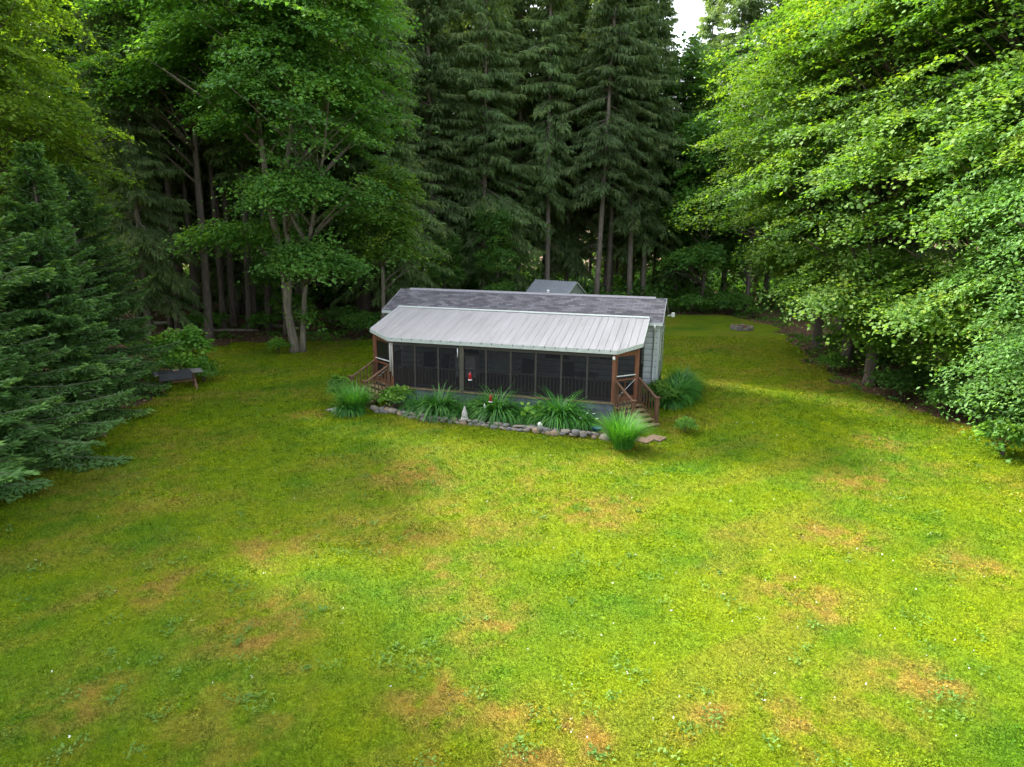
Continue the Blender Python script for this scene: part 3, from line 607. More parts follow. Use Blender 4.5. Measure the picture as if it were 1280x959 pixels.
def spruce(key, Ht, cb, Rm, seed, fine=False, droop=.35, dens=1.0, dead=True, bark='bark', mat='spruce', lowthin=.0):
    g = np.random.default_rng(seed); random.seed(seed)
    F = Fol(); T = MB(); rb = (.012*Ht+.03) if fine else .0062*Ht+.03
    lean = g.normal(size=2)*.012
    axis = lambda z: np.array([lean[0]*z, lean[1]*z, z])
    T.tube([axis(z) for z in np.linspace(0, Ht, 14)], [rb*(1.25 if i == 0 else 1)*(1-.93*(i/13)) for i in range(14)], 9)
    nb = int((Ht-cb)*(30 if fine else 17)*dens)
    for i in range(nb):
        tt = (i+g.random())/nb; z0 = cb+(Ht-cb)*tt
        prof = (1-tt)**.72*min(1, .55+tt*3) if not fine else (1-tt)**.85*min(1, .8+tt*2)
        L = Rm*prof*((.62+.5*g.random()) if g.random() < .7 else .35+.4*g.random())+.18
        if lowthin and tt < .35 and g.random() < lowthin: continue
        az = g.random()*2*np.pi; o = np.array([np.cos(az), np.sin(az)])
        L *= 1+.22*np.sin(az*2+seed+z0*.25)
        rise = .45*tt-.10+.12*g.normal() if not fine else .55*tt-.05; dr = droop*(1-tt*.7)*(.7+.6*g.random())
        k = max(4, int(L/(.10 if fine else .15))); s = (np.arange(k)+.5)/k
        s = s[s > (.12 if fine else .18)]
        z = z0+L*(rise*s-dr*s**1.6+(.22 if fine else .14)*s**3)
        P = np.stack([lean[0]*z0+o[0]*L*s, lean[1]*z0+o[1]*L*s, z], 1)
        dP = unit(np.gradient(P, axis=0)) if len(P) > 1 else np.array([[o[0], o[1], 0]])
        side = np.array([-o[1], o[0], 0.])
        pts = [tuple(axis(z0))]+[tuple(P[j]) for j in np.linspace(0, len(P)-1, 4).astype(int)]
        T.tube(pts, [.012+.008*L, .010+.006*L, .012, .008, .004], 4)
        cvb = g.beta(2, 3)
        if fine:
            for sg in (-1, 1):
                tl = np.minimum(L*.45*(1-s)**.7+.14, .75)*(.7+.5*g.random(len(s)))      # side twig length
                td = unit(dP*.75+sg*side*.8+np.array([0, 0, -.12]))
                ns = 5
                hb_ = P+side*(sg*g.random(len(s))*tl*.6)[:, None]; F.kites(hb_, np.array([0, 0, -1.])+td*.5+g.normal(size=td.shape)*.3, g.normal(size=td.shape), .16+.12*g.random(len(s)), .06+.04*g.random(len(s)), cvb*.3)
                for q in range(ns):
                    f_ = (q+g.random(len(s))*.6)/ns; b = P+td*(tl*f_)[:, None]; b[:, 2] -= .10*(tl*f_)*(f_)
                    for s2 in (-1, 1):
                        dd = unit(td*.8+s2*unit(np.cross(td, [0, 0, 1.]))*.55+g.normal(size=td.shape)*.16)
                        tip = (f_*.55+s*.35)
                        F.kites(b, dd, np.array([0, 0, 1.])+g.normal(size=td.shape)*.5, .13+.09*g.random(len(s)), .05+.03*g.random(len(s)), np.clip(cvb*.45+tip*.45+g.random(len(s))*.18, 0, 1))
        else:
            for q in range(9):
                # hanging branchlets along the drooping limb
                sg = g.choice([-1, 1], len(s)); b = P+side*(sg*g.random(len(s))*.28*L*(1-s*.75))[:, None]*(1 if q > 1 else .3)
                dd = np.array([0, 0, -1.])*(1.1 if q > 2 else .25)+dP*.5+side*(sg*.5)[:, None]+g.normal(size=P.shape)*.22
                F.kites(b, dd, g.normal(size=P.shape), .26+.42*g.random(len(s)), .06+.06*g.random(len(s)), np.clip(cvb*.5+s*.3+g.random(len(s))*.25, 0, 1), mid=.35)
    # leader
    zt_ = np.linspace(Ht*.93, Ht, 14)
    for q in range(4):
        b = np.stack([lean[0]*zt_, lean[1]*zt_, zt_], 1); dd = g.normal(size=b.shape)*.6+np.array([0, 0, .9])
        F.kites(b, dd, g.normal(size=b.shape), np.full(14, .22), np.full(14, .045), .5)
    if dead:
        for i in range(int(cb*5)):
            z0 = g.uniform(1.2, cb+1.5); az = g.random()*6.283; L = g.uniform(.5, 2.2); o = np.array([np.cos(az), np.sin(az)])
            T.tube([axis(z0), (o[0]*L*.5, o[1]*L*.5, z0-.04*L), (o[0]*L, o[1]*L, z0-.3*L)], [.016, .01, .004], 3)
    return freeze((T, M[bark], F.mesh(key, M[mat])))

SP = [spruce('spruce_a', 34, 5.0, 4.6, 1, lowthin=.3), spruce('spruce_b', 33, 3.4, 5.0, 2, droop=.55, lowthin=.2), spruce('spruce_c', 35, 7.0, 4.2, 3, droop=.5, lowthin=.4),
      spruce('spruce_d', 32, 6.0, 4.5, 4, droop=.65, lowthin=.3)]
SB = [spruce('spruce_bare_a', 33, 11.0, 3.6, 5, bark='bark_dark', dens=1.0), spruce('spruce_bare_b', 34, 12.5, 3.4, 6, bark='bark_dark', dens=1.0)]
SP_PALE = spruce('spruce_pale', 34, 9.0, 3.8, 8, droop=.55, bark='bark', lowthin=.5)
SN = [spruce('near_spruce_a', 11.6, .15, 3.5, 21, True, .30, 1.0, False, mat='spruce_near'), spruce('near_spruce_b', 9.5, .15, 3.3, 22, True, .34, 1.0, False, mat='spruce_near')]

tree = make_tree
PALEG = None
# spruces of the wall behind the cabin, that can be picked out
tree(SP_PALE, 'spruce_tree', (2.9, 59.5, 0), 'tall spruce with a bare pale trunk rising just left of the shed roof', 'tree', rz=.4)
tree(SP_PALE, 'spruce_tree', (6.9, 58.5, 0), 'tall spruce with a long pale trunk rising just right of the shed', 'tree', rz=2.2, sc=1.03)
tree(SB[0], 'spruce_tree', (8.1, 60.5, 0), 'thin spruce trunk second to the right of the shed', 'tree', rz=1.1)
tree(SP[2], 'spruce_tree', (10.1, 61, 0), 'spruce right of the two pale trunks beside the shed', 'tree', rz=3)
tree(SP[1], 'spruce_tree', (-2.4, 57, 0), 'spruce with long drooping limbs above the middle of the cabin roof', 'tree', rz=.8)
tree(SP[0], 'spruce_tree', (-6.3, 56, 0), 'tall spruce above the left part of the cabin roof', 'tree', rz=2.0)
tree(SP[1], 'spruce_tree', (-8.6, 49, 0), 'drooping spruce with a slender trunk left of the cabin, behind the smaller maple', 'tree', rz=4.0, sc=.86)
tree(SP[3], 'spruce_tree', (11.6, 63, 0), 'spruce just left of the sky gap at the top', 'tree', rz=5.1)
tree(SP[0], 'spruce_tree', (20.9, 70, 0), 'tall spruce just right of the sky gap, behind the bright maples', 'tree', rz=1.4, sc=1.12)
tree(SP[1], 'spruce_tree', (15.2, 66, 0), 'lower spruce standing beneath the sky gap', 'tree', rz=.3, sc=.70)
tree(SP[1], 'spruce_tree', (-21.5, 41, 0), 'spruce with broad hanging limbs behind the left dense spruces', 'tree', rz=.9, sc=.72)
tree(SP[0], 'spruce_tree', (-24.0, 46, 0), 'tall spruce behind the bright leafy tree at the upper left', 'tree', rz=2.9, sc=.78)
back = [(-12, 56, 0), (-9.2, 60, 2), (-15.2, 60, 0), (-4.2, 63, 1), (.4, 62, 3), (-.8, 68, 0), (5.0, 66, 1), (9.0, 69, 0), (-7.5, 68, 2), (-12.5, 67, 1), (3.0, 72, 2), (12.0, 71, 0), (-17.5, 68, 3), (17.8, 74, 3), (26, 76, 0), (30, 70, 1), (-3.3, 75, 0), (7, 77, 2), (-10, 77, 3), (-22, 74, 0), (-28, 70, 1), (-33, 62, 2), (12, 82, 1), (-16, 84, 0), (0, 84, 3), (22, 86, 2), (-27, 84, 2)]
for i, (x, y, k) in enumerate(back):
    if x > 11 and x < 21: sc = .56
    else: sc = random.uniform(.95, 1.12)
    tree(SP[k], 'spruce_tree', (x, y, 0), 'tall dark spruce standing deep in the forest behind the cabin', 'tree', 'spruces deep in the forest behind the cabin', rz=random.uniform(0, 6), sc=sc)
# bare dark trunks of the left interior
random.seed(5)
for i in range(40):
    y = random.uniform(45, 74); px = random.uniform(150, 470); x = (px-640)/876*y
    if y < 48 and px > 330: continue
    tree(SB[i % 2], 'spruce_tree', (x, y, 0), 'dark bare lower trunk standing in the shaded wood left of the cabin', 'tree', 'bare trunked spruces in the left wood', rz=random.uniform(0, 6), sc=random.uniform(.72, 1.05))
for i in range(12):
    y = random.uniform(62, 80); px = random.uniform(560, 860); x = (px-640)/876*y
    tree(SB[i % 2], 'spruce_tree', (x, y, 0), 'dark trunk deep in the shade behind the shed', 'tree', 'bare trunked spruces behind the shed', rz=random.uniform(0, 6), sc=random.uniform(.7, .95) if px < 780 else .62)
# dense near spruces on the left
for (x, y, k, sc, lb) in [(-16.3, 19.8, 0, 1.12, 'dense spruce with tall bare leader at the left edge'), (-16.3, 24.4, 1, 1.0, 'dense dark green spruce with skirt on the lawn, nearest the old table'), (-14.7, 16.3, 1, (1.2, 1.2, .9), 'low spruce nearest the camera in the left bottom of the trees'),
                          (-19.4, 23.0, 1, 1.12, 'spruce behind the front row of dense left spruces'), (-17.4, 28.2, 1, .95, 'spruce between the old table and the left maples'), (-20.5, 16.5, 0, .9, 'spruce outside the left edge beside the tall leader one')]:
    tree(SN[k], 'young_spruce', (x, y, 0), lb, 'tree', rz=x*1.7, sc=sc)

for i, (x, y, k) in enumerate([(-30, 44, 0), (-35, 50, 1), (-29, 50, 2), (-43, 44, 1), (-27, 56, 0), (-40, 58, 3), (-33, 56, 2), (-45, 48, 0), (-21, 53, 1), (-24, 63, 3), (-46, 66, 1), (-38, 72, 0)]):
    tree(SP[k], 'spruce_tree', (x, y, 0), 'tall dark spruce in the shaded wood beyond the upper left', 'tree', 'spruces in the wood beyond the upper left', rz=i*1.1, sc=.8+.05*(i % 3))
for i, (x, y, k) in enumerate([(30, 55, 0), (37, 48, 1), (35, 62, 2), (27, 62, 0), (42, 58, 3), (24, 67, 1), (45, 70, 2)]):
    tree(SP[k], 'spruce_tree', (x, y, 0), 'dark spruce far behind the right row of maples', 'tree', 'spruces behind the right maples', rz=i*1.3)
# --- the wood farther off, one mass: trunks and foliage sprays through its depth
def far_wood():
    g = np.random.default_rng(77); F = Fol(); n_ = 1500
    a = g.uniform(-1.75, 1.75, n_); rr = g.uniform(92, 128, n_); cx = rr*np.sin(a)*.9; cy = 0+rr*np.cos(a)*.95+4
    low = (cx > 13) & (cx < 36) & (cy > 60); ht = g.uniform(19, 27, n_)*np.where(low, .62, 1)
    k = 75; ti = np.repeat(np.arange(n_), k); z = g.random(n_*k)**.8; r_ = (1-z)*3.4+.4
    th = g.random(n_*k)*6.283; b = np.stack([cx[ti]+np.cos(th)*r_*g.random(n_*k)**.5, cy[ti]+np.sin(th)*r_*g.random(n_*k)**.5, .5+z*ht[ti]], 1)
    d = np.stack([np.cos(th), np.sin(th), -.5+g.normal(size=n_*k)*.4], 1)
    F.kites(b, d, g.normal(size=b.shape), .9+.9*g.random(n_*k), .35+.4*g.random(n_*k), np.clip(g.beta(2, 3, n_)[ti]*.6+g.random(n_*k)*.3, 0, 1))
    tag(F.build('distant_wood', M['spruce']), 'dark continuous wood far behind the cabin and clearing', kind='stuff')
far_wood()
def undergrowth():
    g = np.random.default_rng(78); F = Fol(); n_ = 2600
    cx = g.uniform(-60, 60, n_); cy = g.uniform(60, 96, n_); cy = np.where(np.abs(cx) > 32, g.uniform(20, 96, n_), cy)
    k = 22; ti = np.repeat(np.arange(n_), k); h = g.uniform(.5, 2.6, n_)
    b = np.stack([cx[ti]+g.normal(size=n_*k)*.8, cy[ti]+g.normal(size=n_*k)*.8, g.random(n_*k)*h[ti]], 1)
    F.kites(b, g.normal(size=b.shape), np.array([0, 0, 1.])+g.normal(size=b.shape)*.5, .3+.25*g.random(n_*k), .25+.2*g.random(n_*k), np.clip(g.beta(2, 3, n_)[ti]*.7+g.random(n_*k)*.2, 0, 1))
    tag(F.build('forest_undergrowth', M['maple']), 'low leafy undergrowth deep between the forest trunks', kind='stuff')
undergrowth()
# --- broadleaf trees
mapleA = freeze(deciduous('maple_a', [(.9, -.5, 12.3, 4.6, 4.2, 5.4, 300), (2.8, -1.2, 16.5, 3.8, 3.8, 4.5, 190), (-2.8, 0, 15.8, 4.2, 4, 4.2, 190), (1.2, -1.6, 8.3, 3.3, 3.0, 1.8, 85), (-3.0, -1, 6.0, 2.0, 1.8, 1.0, 40), (1.9, -2.0, 5.0, 2.3, 1.8, 1.1, 45), (.6, -.3, 1.9, .5, .5, .5, 3), (0, 0, 20, 3.4, 3.4, 3, 90)],
    [[(0, 0, 0, .27), (-.25, 0, 2.2, .21), (-.35, 0, 4.5, .19), (-.9, 0, 8, .17), (-1.2, 0, 12, .14), (-1.0, 0, 17, .07), (-.6, 0, 20, .03)], [(-.2, 0, 2.2, .15), (.05, -.1, 4.8, .15), (-.1, -.2, 8, .14), (.6, 0, 13, .1), (1.5, 0, 18, .04)], [(.42, .1, 0, .17), (.62, 0, 2.5, .13), (1.2, -.4, 6, .12), (2.4, -.8, 11, .07), (3, -1, 15, .03)]],
    leaf=.175, per=130, rc=1.2, flat=.08, mat='maple', limbs=150, seed=31, lmin=3.6))
for i, (x, y) in enumerate([(-22.6, 46.0), (-21.3, 47.0), (-20.0, 48.2), (-19.2, 46.2), (-17.6, 47.6), (-16.3, 46.4), (-15.0, 48.6), (-14.0, 46.8)]):
    tree(SB[i % 2], 'spruce_tree', (x, y, 0), 'bare trunk in the front row of the shaded wood left of the split maple', 'tree', 'front row of bare trunks in the left wood', rz=i*1.3, sc=(.75+.06*(i % 3), .75+.06*(i % 3), .9))
tree(SP[0], 'spruce_tree', (-33, 45.5, 0), 'tall spruce showing above the sunlit tree at the top left corner', 'tree', rz=1.0, sc=.9)
tree(SP[3], 'spruce_tree', (-36.5, 47, 0), 'spruce at the left frame edge behind the sunlit leafy tree', 'tree', rz=3.0, sc=.95)
tree(mapleA, 'maple_tree', (-12.2, 38.7, 0), 'big dark green maple with split pale trunk left of the cabin', 'tree')
mapleB = freeze(deciduous('maple_b', [(0, 0, 16.5, 5.0, 4.6, 5.2, 277), (-1.5, -1, 13.5, 4.2, 3.6, 2.2, 99), (2.4, .5, 18, 3.8, 3.8, 4, 99), (-2, 1, 20, 3.4, 3.4, 3.4, 79)],
    [[(0, 0, 0, .27), (.1, 0, 5, .22), (0, .2, 10, .17), (.2, 0, 16, .09), (0, 0, 21, .03)]], leaf=.18, per=125, rc=1.25, flat=.08, mat='maple', bark='bark_dark', limbs=100, seed=32, lmin=5))
tree(mapleB, 'maple_tree', (-31.5, 48, 0), 'dark leafy tree in the gap above the sunlit tree at the top left', 'tree', rz=2.4, sc=1.15)
tree(mapleB, 'maple_tree', (-18.6, 42.5, 0), 'tall dark maple filling the upper left, behind the split trunk maple', 'tree')
tree(mapleB, 'maple_tree', (-24.3, 20.5, 0), 'leafy tree outside the left edge behind the near spruces', 'tree', rz=5.0, sc=1.0)
tree(mapleB, 'maple_tree', (-24.5, 13.0, 0), 'tall leafy tree outside the left edge, nearest the camera', 'tree', rz=.7, sc=1.0)
tree(mapleB, 'maple_tree', (-36, 27, 0), 'leafy tree beyond the top left corner', 'tree', rz=3.9, sc=1.0)
smallm = freeze(deciduous('maple_c', [(0, -.3, 6.6, 2.5, 2.2, 2.2, 120), (.6, -.4, 9, 1.8, 1.8, 1.6, 60), (.9, -.8, 5.2, 2, 1.6, .9, 40)], [[(0, 0, 0, .15), (.1, 0, 3, .12), (.1, 0, 6, .08), (.3, 0, 9, .03)]], leaf=.19, per=60, rc=.8, mat='maple_right', bark='bark', limbs=45, seed=33))
tree(smallm, 'maple_tree', (-8.0, 42.8, 0), 'small brighter green maple between the big maple and the cabin', 'tree')
# right row
mR1 = freeze(deciduous('maple_right_a', [(-2.0, -.5, 9.0, 5.4, 4.6, 5.2, 327), (-.8, 0, 14.8, 5.6, 4.8, 4.8, 274), (-2.2, -.8, 5.6, 3.1, 3.2, 1.8, 110), (.2, -1.4, 4.0, 4.0, 3.2, 2.4, 136), (0, 0, 19, 4, 4, 3.2, 84)],
    [[(0, 0, 0, .30), (.1, 0, 3, .25), (0, .1, 7, .21), (-.3, 0, 12, .14), (-.2, 0, 18, .05)]], leaf=.165, per=145, rc=1.15, flat=.07, mat='maple_right', bark='bark_dark', limbs=190, seed=41, lmin=2.6))
mR2 = freeze(deciduous('maple_right_b', [(-.8, -.8, 8.5, 4.6, 4.4, 4.8, 274), (0, 0, 14.6, 5.2, 4.8, 4.8, 274), (-2, -1.2, 4.0, 3.2, 3.0, 2.1, 126), (.6, -2.6, 2.7, 2.8, 2.4, 1.6, 90), (1, -1, 3.4, 3.2, 3.0, 2.1, 105), (0, 0, 19, 4, 4, 3.2, 99)],
    [[(0, 0, 0, .27), (-.1, 0, 3, .22), (.15, .1, 7, .18), (0, 0, 12, .12), (.2, 0, 18, .04)]], leaf=.155, per=145, rc=1.1, flat=.07, mat='maple_right', bark='bark_dark', limbs=190, seed=42, lmin=2.4))
beech = freeze(deciduous('beech', [(-.6, 0, 6.6, 4.4, 4.1, 4.4, 400), (.2, 0, 11, 3.8, 3.8, 3.4, 220), (-1.4, -.6, 3.0, 3.0, 3.0, 2.2, 200), (.8, -1.2, 2.2, 3.2, 3.0, 1.8, 170)],
    [[(0, 0, 0, .24), (.1, 0, 3, .2), (0, .1, 7, .13), (.1, 0, 13, .03)]], leaf=.14, per=150, rc=1.0, mat='beech', bark='bark_dark', limbs=220, seed=43, flat=.06, droop=.55, aspect=.55, tilt=.45))
tree(mR1, 'maple_tree', (17.6, 36.4, 0), 'bright green maple reaching farthest over the lawn, dark trunk at the litter patch', 'tree')
sun_tinted = tree(mR1, 'maple_tree', (-23.6, 31.0, 0), 'bright yellow green sunlit leafy tree at the top left corner', 'tree', rz=2.6, sc=(.88, .88, .97))
for ch in sun_tinted.children:
    if ch.name.startswith('crown'): ch.material_slots[0].link = 'OBJECT'; ch.material_slots[0].material = leaf_mat('lime green leaves', (.11, .24, .022), (.21, .36, .03), (.34, .46, .045), .6, .01, .7)  # paler, yellower leaf colour stands in for sunlight on this crown
tree(mR2, 'maple_tree', (16.7, 32.0, 0), 'second maple of the right row, its trunk in the brown leaf litter', 'tree', rz=.3)
tree(mR1, 'maple_tree', (18.4, 42.0, 0), 'maple of the right row standing behind the fire pit side of the lawn', 'tree', rz=.5, sc=1.0)
tree(mR2, 'maple_tree', (18.6, 27.4, 0), 'maple in the middle of the right row with shaded low branches', 'tree', rz=.15)
tree(mR2, 'maple_tree', (22.5, 34, 0), 'maple behind the right row with dark trunks showing through', 'tree', rz=2.6)
tree(mR1, 'maple_tree', (23.5, 27, 0), 'maple at the top right corner behind the light green beech', 'tree', rz=1.2)
tree(mapleB, 'maple_tree', (22, 47, 0), 'tall leafy tree behind the right row near the spruces', 'tree', rz=2.2, sc=1.0)
tree(mapleB, 'maple_tree', (29, 39, 0), 'leafy tree deep in the right wood', 'tree', rz=4.2, sc=1.0)
tree(beech, 'beech_tree', (18.7, 21.6, 0), 'fine leaved light green beech at the right edge of the lawn', 'tree', sc=(.95, .95, 1.0))
tree(beech, 'beech_tree', (19.5, 16.6, 0), 'light green beech mostly outside the right edge', 'tree', rz=2.0)
dk = freeze(deciduous('back_tree', [(0, 0, 8, 3.4, 3.2, 4.5, 220), (0, 0, 13, 2.8, 2.8, 3.5, 120), (-1, -1, 4, 2.6, 2.2, 1.8, 80)], [[(0, 0, 0, .2), (0, 0, 6, .14), (0, 0, 14, .04)]], leaf=.24, per=48, rc=.95, mat='maple', bark='bark_dark', limbs=60, seed=51))
tree(dk, 'leafy_tree', (16.4, 61, 0), 'dark leafy tree at the far right corner of the lawn', 'tree')
tree(dk, 'leafy_tree', (14.9, 66, 0), 'pale green leafy tree below the sky gap', 'tree', rz=2, sc=1.4)
tree(dk, 'leafy_tree', (20.0, 60, 0), 'leafy tree right of the fire pit in shade', 'tree', rz=4, sc=1.0)
tree(dk, 'leafy_tree', (-1.2, 54.0, 0), 'low dark leafy tree left of the shed', 'tree', rz=1, sc=.52)
tree(dk, 'leafy_tree', (-5.2, 53.5, 0), 'low dark leafy tree above the left end of the cabin roof', 'tree', rz=3, sc=.4)
tree(dk, 'leafy_tree', (-14.6, 44.5, 0), 'small dark leafy tree left of the split maple trunk', 'tree', rz=3.6, sc=.48)

# shrubs
def shrub(key, Rr, Ht, k, leaf, mat='shrub', seed=1, per=34):
    return freeze(deciduous(key, [(0, 0, Ht*.55, Rr, Rr, Ht*.5, k), (Rr*.3, -.1, Ht*.8, Rr*.5, Rr*.5, Ht*.25, k//4)], [[(0, 0, 0, .03), (.05, 0, Ht*.5, .02), (0, 0, Ht*.9, .008)], [(.05, 0, 0, .025), (-.25*Rr, .1, Ht*.7, .008)]], leaf=leaf, per=per, rc=.33, mat=mat, bark='twig', limbs=18, seed=seed, droop=.3, tilt=.55))
shA = shrub('shrub_a', 1.0, 2.0, 60, .13, seed=61); shB = shrub('shrub_b', .8, 1.0, 40, .12, seed=62); shC = shrub('shrub_c', 1.3, 1.5, 70, .14, mat='maple', seed=63)
def sh(parts, name, x, y, lb, sc=1, rz=0, grp=None): tree(parts, name, (x, y, 0), lb, 'shrub', grp, rz, sc)
sh(shA, 'leafy_shrub', -15.4, 32.2, 'bright green leafy shrub standing behind the old table', (1.35, 1.35, 1.1), 0)
sh(shB, 'leafy_shrub', -15.1, 31.3, 'low leafy bush between the old table and the taller bright shrub', (1.5, 1.3, 1.2), 3)
sh(shB, 'leafy_shrub', -14.0, 31.0, 'small yellow green shrub at the right end of the old table', .75, 1)
sh(shB, 'leafy_shrub', -12.9, 38.0, 'little yellow green shrub at the foot of the split maple trunk', .8, 2)
sh(shB, 'leafy_shrub', 15.9, 21.6, 'low yellow green bush under the beech at the right edge', 1.1, 2)
sh(shB, 'leafy_shrub', 17.1, 19.8, 'bush at the right edge beside the beech trunk', 1.2, 4)
sh(shC, 'leafy_shrub', 17.4, 26.5, 'dark bush in shade under the right row of maples', .9, 4)
sh(shB, 'leafy_shrub', 16.2, 34.9, 'sprouting bush between the trunks of the right maples', .9, 5)
sh(shC, 'leafy_shrub', -9.6, 44.0, 'dark bush in shade between the big maple and the cabin', 1.0, 1)
sh(shC, 'leafy_shrub', -7.4, 45.5, 'dark bush just left of the cabin, behind its left gable', 1.1, 3)
for i, (x, y) in enumerate([(16.6, 29.6), (17.6, 24.5), (18.6, 22.6), (17.9, 18.2), (18.6, 31), (19.5, 28), (19, 35), (18.2, 37.5), (20.5, 25), (21, 31)]): sh(shC, 'understory_bush', x, y, 'low green bush in the shade under the right row of trees', .8+.1*(i % 4), i, 'understory bushes under the right trees')
xs_ = [(8.4, 57.6), (10.1, 58.2), (11.6, 58.0), (13.2, 58.6), (14.8, 58.3), (16.2, 58.8), (17.8, 58.2), (19.2, 56)]
for i, (x, y) in enumerate(xs_): sh((shC, shB)[i % 2], 'weed_bush', x, y, 'low dark weedy bush along the far edge of the lawn', random.uniform(.8, 1.2), i, 'weedy bushes along the far lawn edge')
for i, (x, y) in enumerate([(-3, 52), (-1, 52.5), (1, 54.5), (-6.5, 50), (5.8, 56), (-16.5, 46), (-20, 45), (-11.5, 47)]+[(random.uniform(-30, 20), random.uniform(58, 74)) for _ in range(34)]+[(random.uniform(-30, -12), random.uniform(50, 58)) for _ in range(8)]): sh(shC, 'understory_bush', x, y, 'dark understory bush in the shade of the spruces behind the cabin', random.uniform(.8, 1.3), i, 'understory bushes behind the cabin')

# ------------------------------------------------------------------ flower bed
def long_leaves(key, n_, Ln, spread, upright, seed, wd=.028, mat='lily', base=.18, c0=.0, c1=.8):
    g = np.random.default_rng(seed); V = []; Cc = []; seg = 5
    az = g.random(n_)*2*np.pi; L = Ln*(.55+.6*g.random(n_)); sp = spread*(g.random(n_)**.7); rb = base*np.sqrt(g.random(n_)); b = np.stack([rb*np.cos(az+g.normal(size=n_)*.8), rb*np.sin(az+g.normal(size=n_)*.8), np.zeros(n_)], 1)
    o = np.stack([np.cos(az), np.sin(az), np.zeros(n_)], 1); sd = np.stack([-np.sin(az), np.cos(az), np.zeros(n_)], 1)
    th0 = np.clip(np.pi/2-sp*.5, .2, 1.55); cur = b.copy(); pts = [cur]; th = th0.copy()
    for i in range(seg):
        d = o*np.cos(th)[:, None]+np.array([0, 0, 1.])*np.sin(th)[:, None]; cur = cur+d*(L/seg)[:, None]; pts.append(cur); th = th-(1-upright)*(.35+.5*sp)
    pts = [np.concatenate([p_[:, :2], np.maximum(p_[:, 2:], .02)], 1) for p_ in pts]
    ws = [.7, 1, 1, .8, .5, .08]; F = Fol(); cv = c0+(c1-c0)*g.random(n_)
    for i in range(seg):
        a, c = pts[i], pts[i+1]; F.v.append(np.stack([a-sd*wd*ws[i]/2, a+sd*wd*ws[i]/2, c+sd*wd*ws[i+1]/2, c-sd*wd*ws[i+1]/2], 1)); F.c.append(np.clip(cv+i*.04, 0, 1).astype(np.float32))
    return F.mesh(key, M[mat])
LL = [long_leaves('daylily_leaves', 620, 1.25, 1.3, .35, 71, .036), long_leaves('daylily_leaves_b', 480, 1.0, 1.4, .35, 72, .034), long_leaves('tall_grass_leaves', 950, 1.3, 1.0, .72, 73, .026, base=.26, c0=.35, c1=.95)]
def clump(k, x, y, sc, lb, name='daylily_clump', rz=0, z=0, mat=None):
    o = link(bpy.data.objects.new(name, LL[k])); o.location = (x, y, z); o.scale = (sc, sc, sc if not isinstance(sc, tuple) else 1); o.rotation_euler = (0, 0, rz); tag(o, lb, 'plant'); return o
def bedpt(px): return px
clump(0, -2.75, 25.75, 1.18, 'dark green daylily clump at the porch, left of the grey garden cone')
clump(1, -3.55, 26.05, 1.06, 'smaller daylily clump at the left end of the flower bed', rz=1)
clump(1, -2.0, 25.4, 1.00, 'daylily clump just left of the grey garden cone', rz=2)
clump(0, -.55, 25.25, 1.24, 'daylily clump under the lower red feeder', rz=3)
clump(1, .3, 24.95, 0.94, 'small daylily clump in the middle of the flower bed', rz=4)
clump(0, 1.75, 24.7, 1.32, 'largest daylily clump, in front of the right half of the porch', rz=5)
clump(1, 2.55, 24.35, 0.94, 'low daylily clump with white flowers near the right end of the bed', rz=6)
clump(1, .95, 24.75, .85, 'daylily clump between the middle and the largest clumps', rz=1.7)
clump(1, -3.1, 25.55, .75, 'low daylily clump nearest the stones at the left of the bed', rz=3.3)
clump(1, -1.35, 25.75, .9, 'daylily clump against the foundation behind the black feeder rod', rz=5.2)
clump(2, 3.65, 22.0, 1.0, 'upright bright green grass clump in front of the right steps', 'tall_grass_clump')
clump(2, -6.0, 26.0, .92, 'upright bright green grass clump beside the left steps', 'tall_grass_clump', 2)
clump(1, -6.2, 25.8, 0.94, 'arching leaves at the foot of the left grass clump', rz=2.5)
for i, (u, v, s_, lb) in enumerate([(.75, .35, 1.1, 'dark daylily clump at the right front corner of the cabin'), (.95, 1.2, 1.0, 'tall daylily clump along the right wall of the cabin, second from the front'), (1.0, 2.2, 1.0, 'tall daylily clump in the middle of the right cabin wall'), (1.0, 3.2, 1.0, 'farthest daylily clump on the right wall of the cabin'), (.55, -.45, .9, 'low daylily clump beside the right steps newel')]):
    x, y = H2W(u, v); clump(0, x, y, s_, lb, rz=i*1.3)
sh(shB, 'leafy_shrub', 6.15, 23.9, 'young yellow green sapling on the lawn right of the steps', .5, 1)
x, y = H2W(.25, -.75); sh(shB, 'leafy_shrub', x, y, 'leafy sprig with yellow green top between steps and right wall', .95, 2)
sh(shA, 'fern_shrub', -6.9, 27.4, 'bright yellow green shrub beside the left steps', .55, 3)
sh(shB, 'leafy_shrub', -4.5, 26.6, 'grey green shrub with a yellow flower at the left corner of the porch', .85, 4)
hosta = shrub('hosta', .45, .55, 34, .17, 'shrub', 81, 16)
sh(hosta, 'hosta_plant', .75, 24.7, 'broad leaved plant between the two large daylily clumps', 1.15, 0); sh(hosta, 'hosta_plant', -1.25, 25.5, 'broad leaved plant behind the grey garden cone', 1.0, 2)
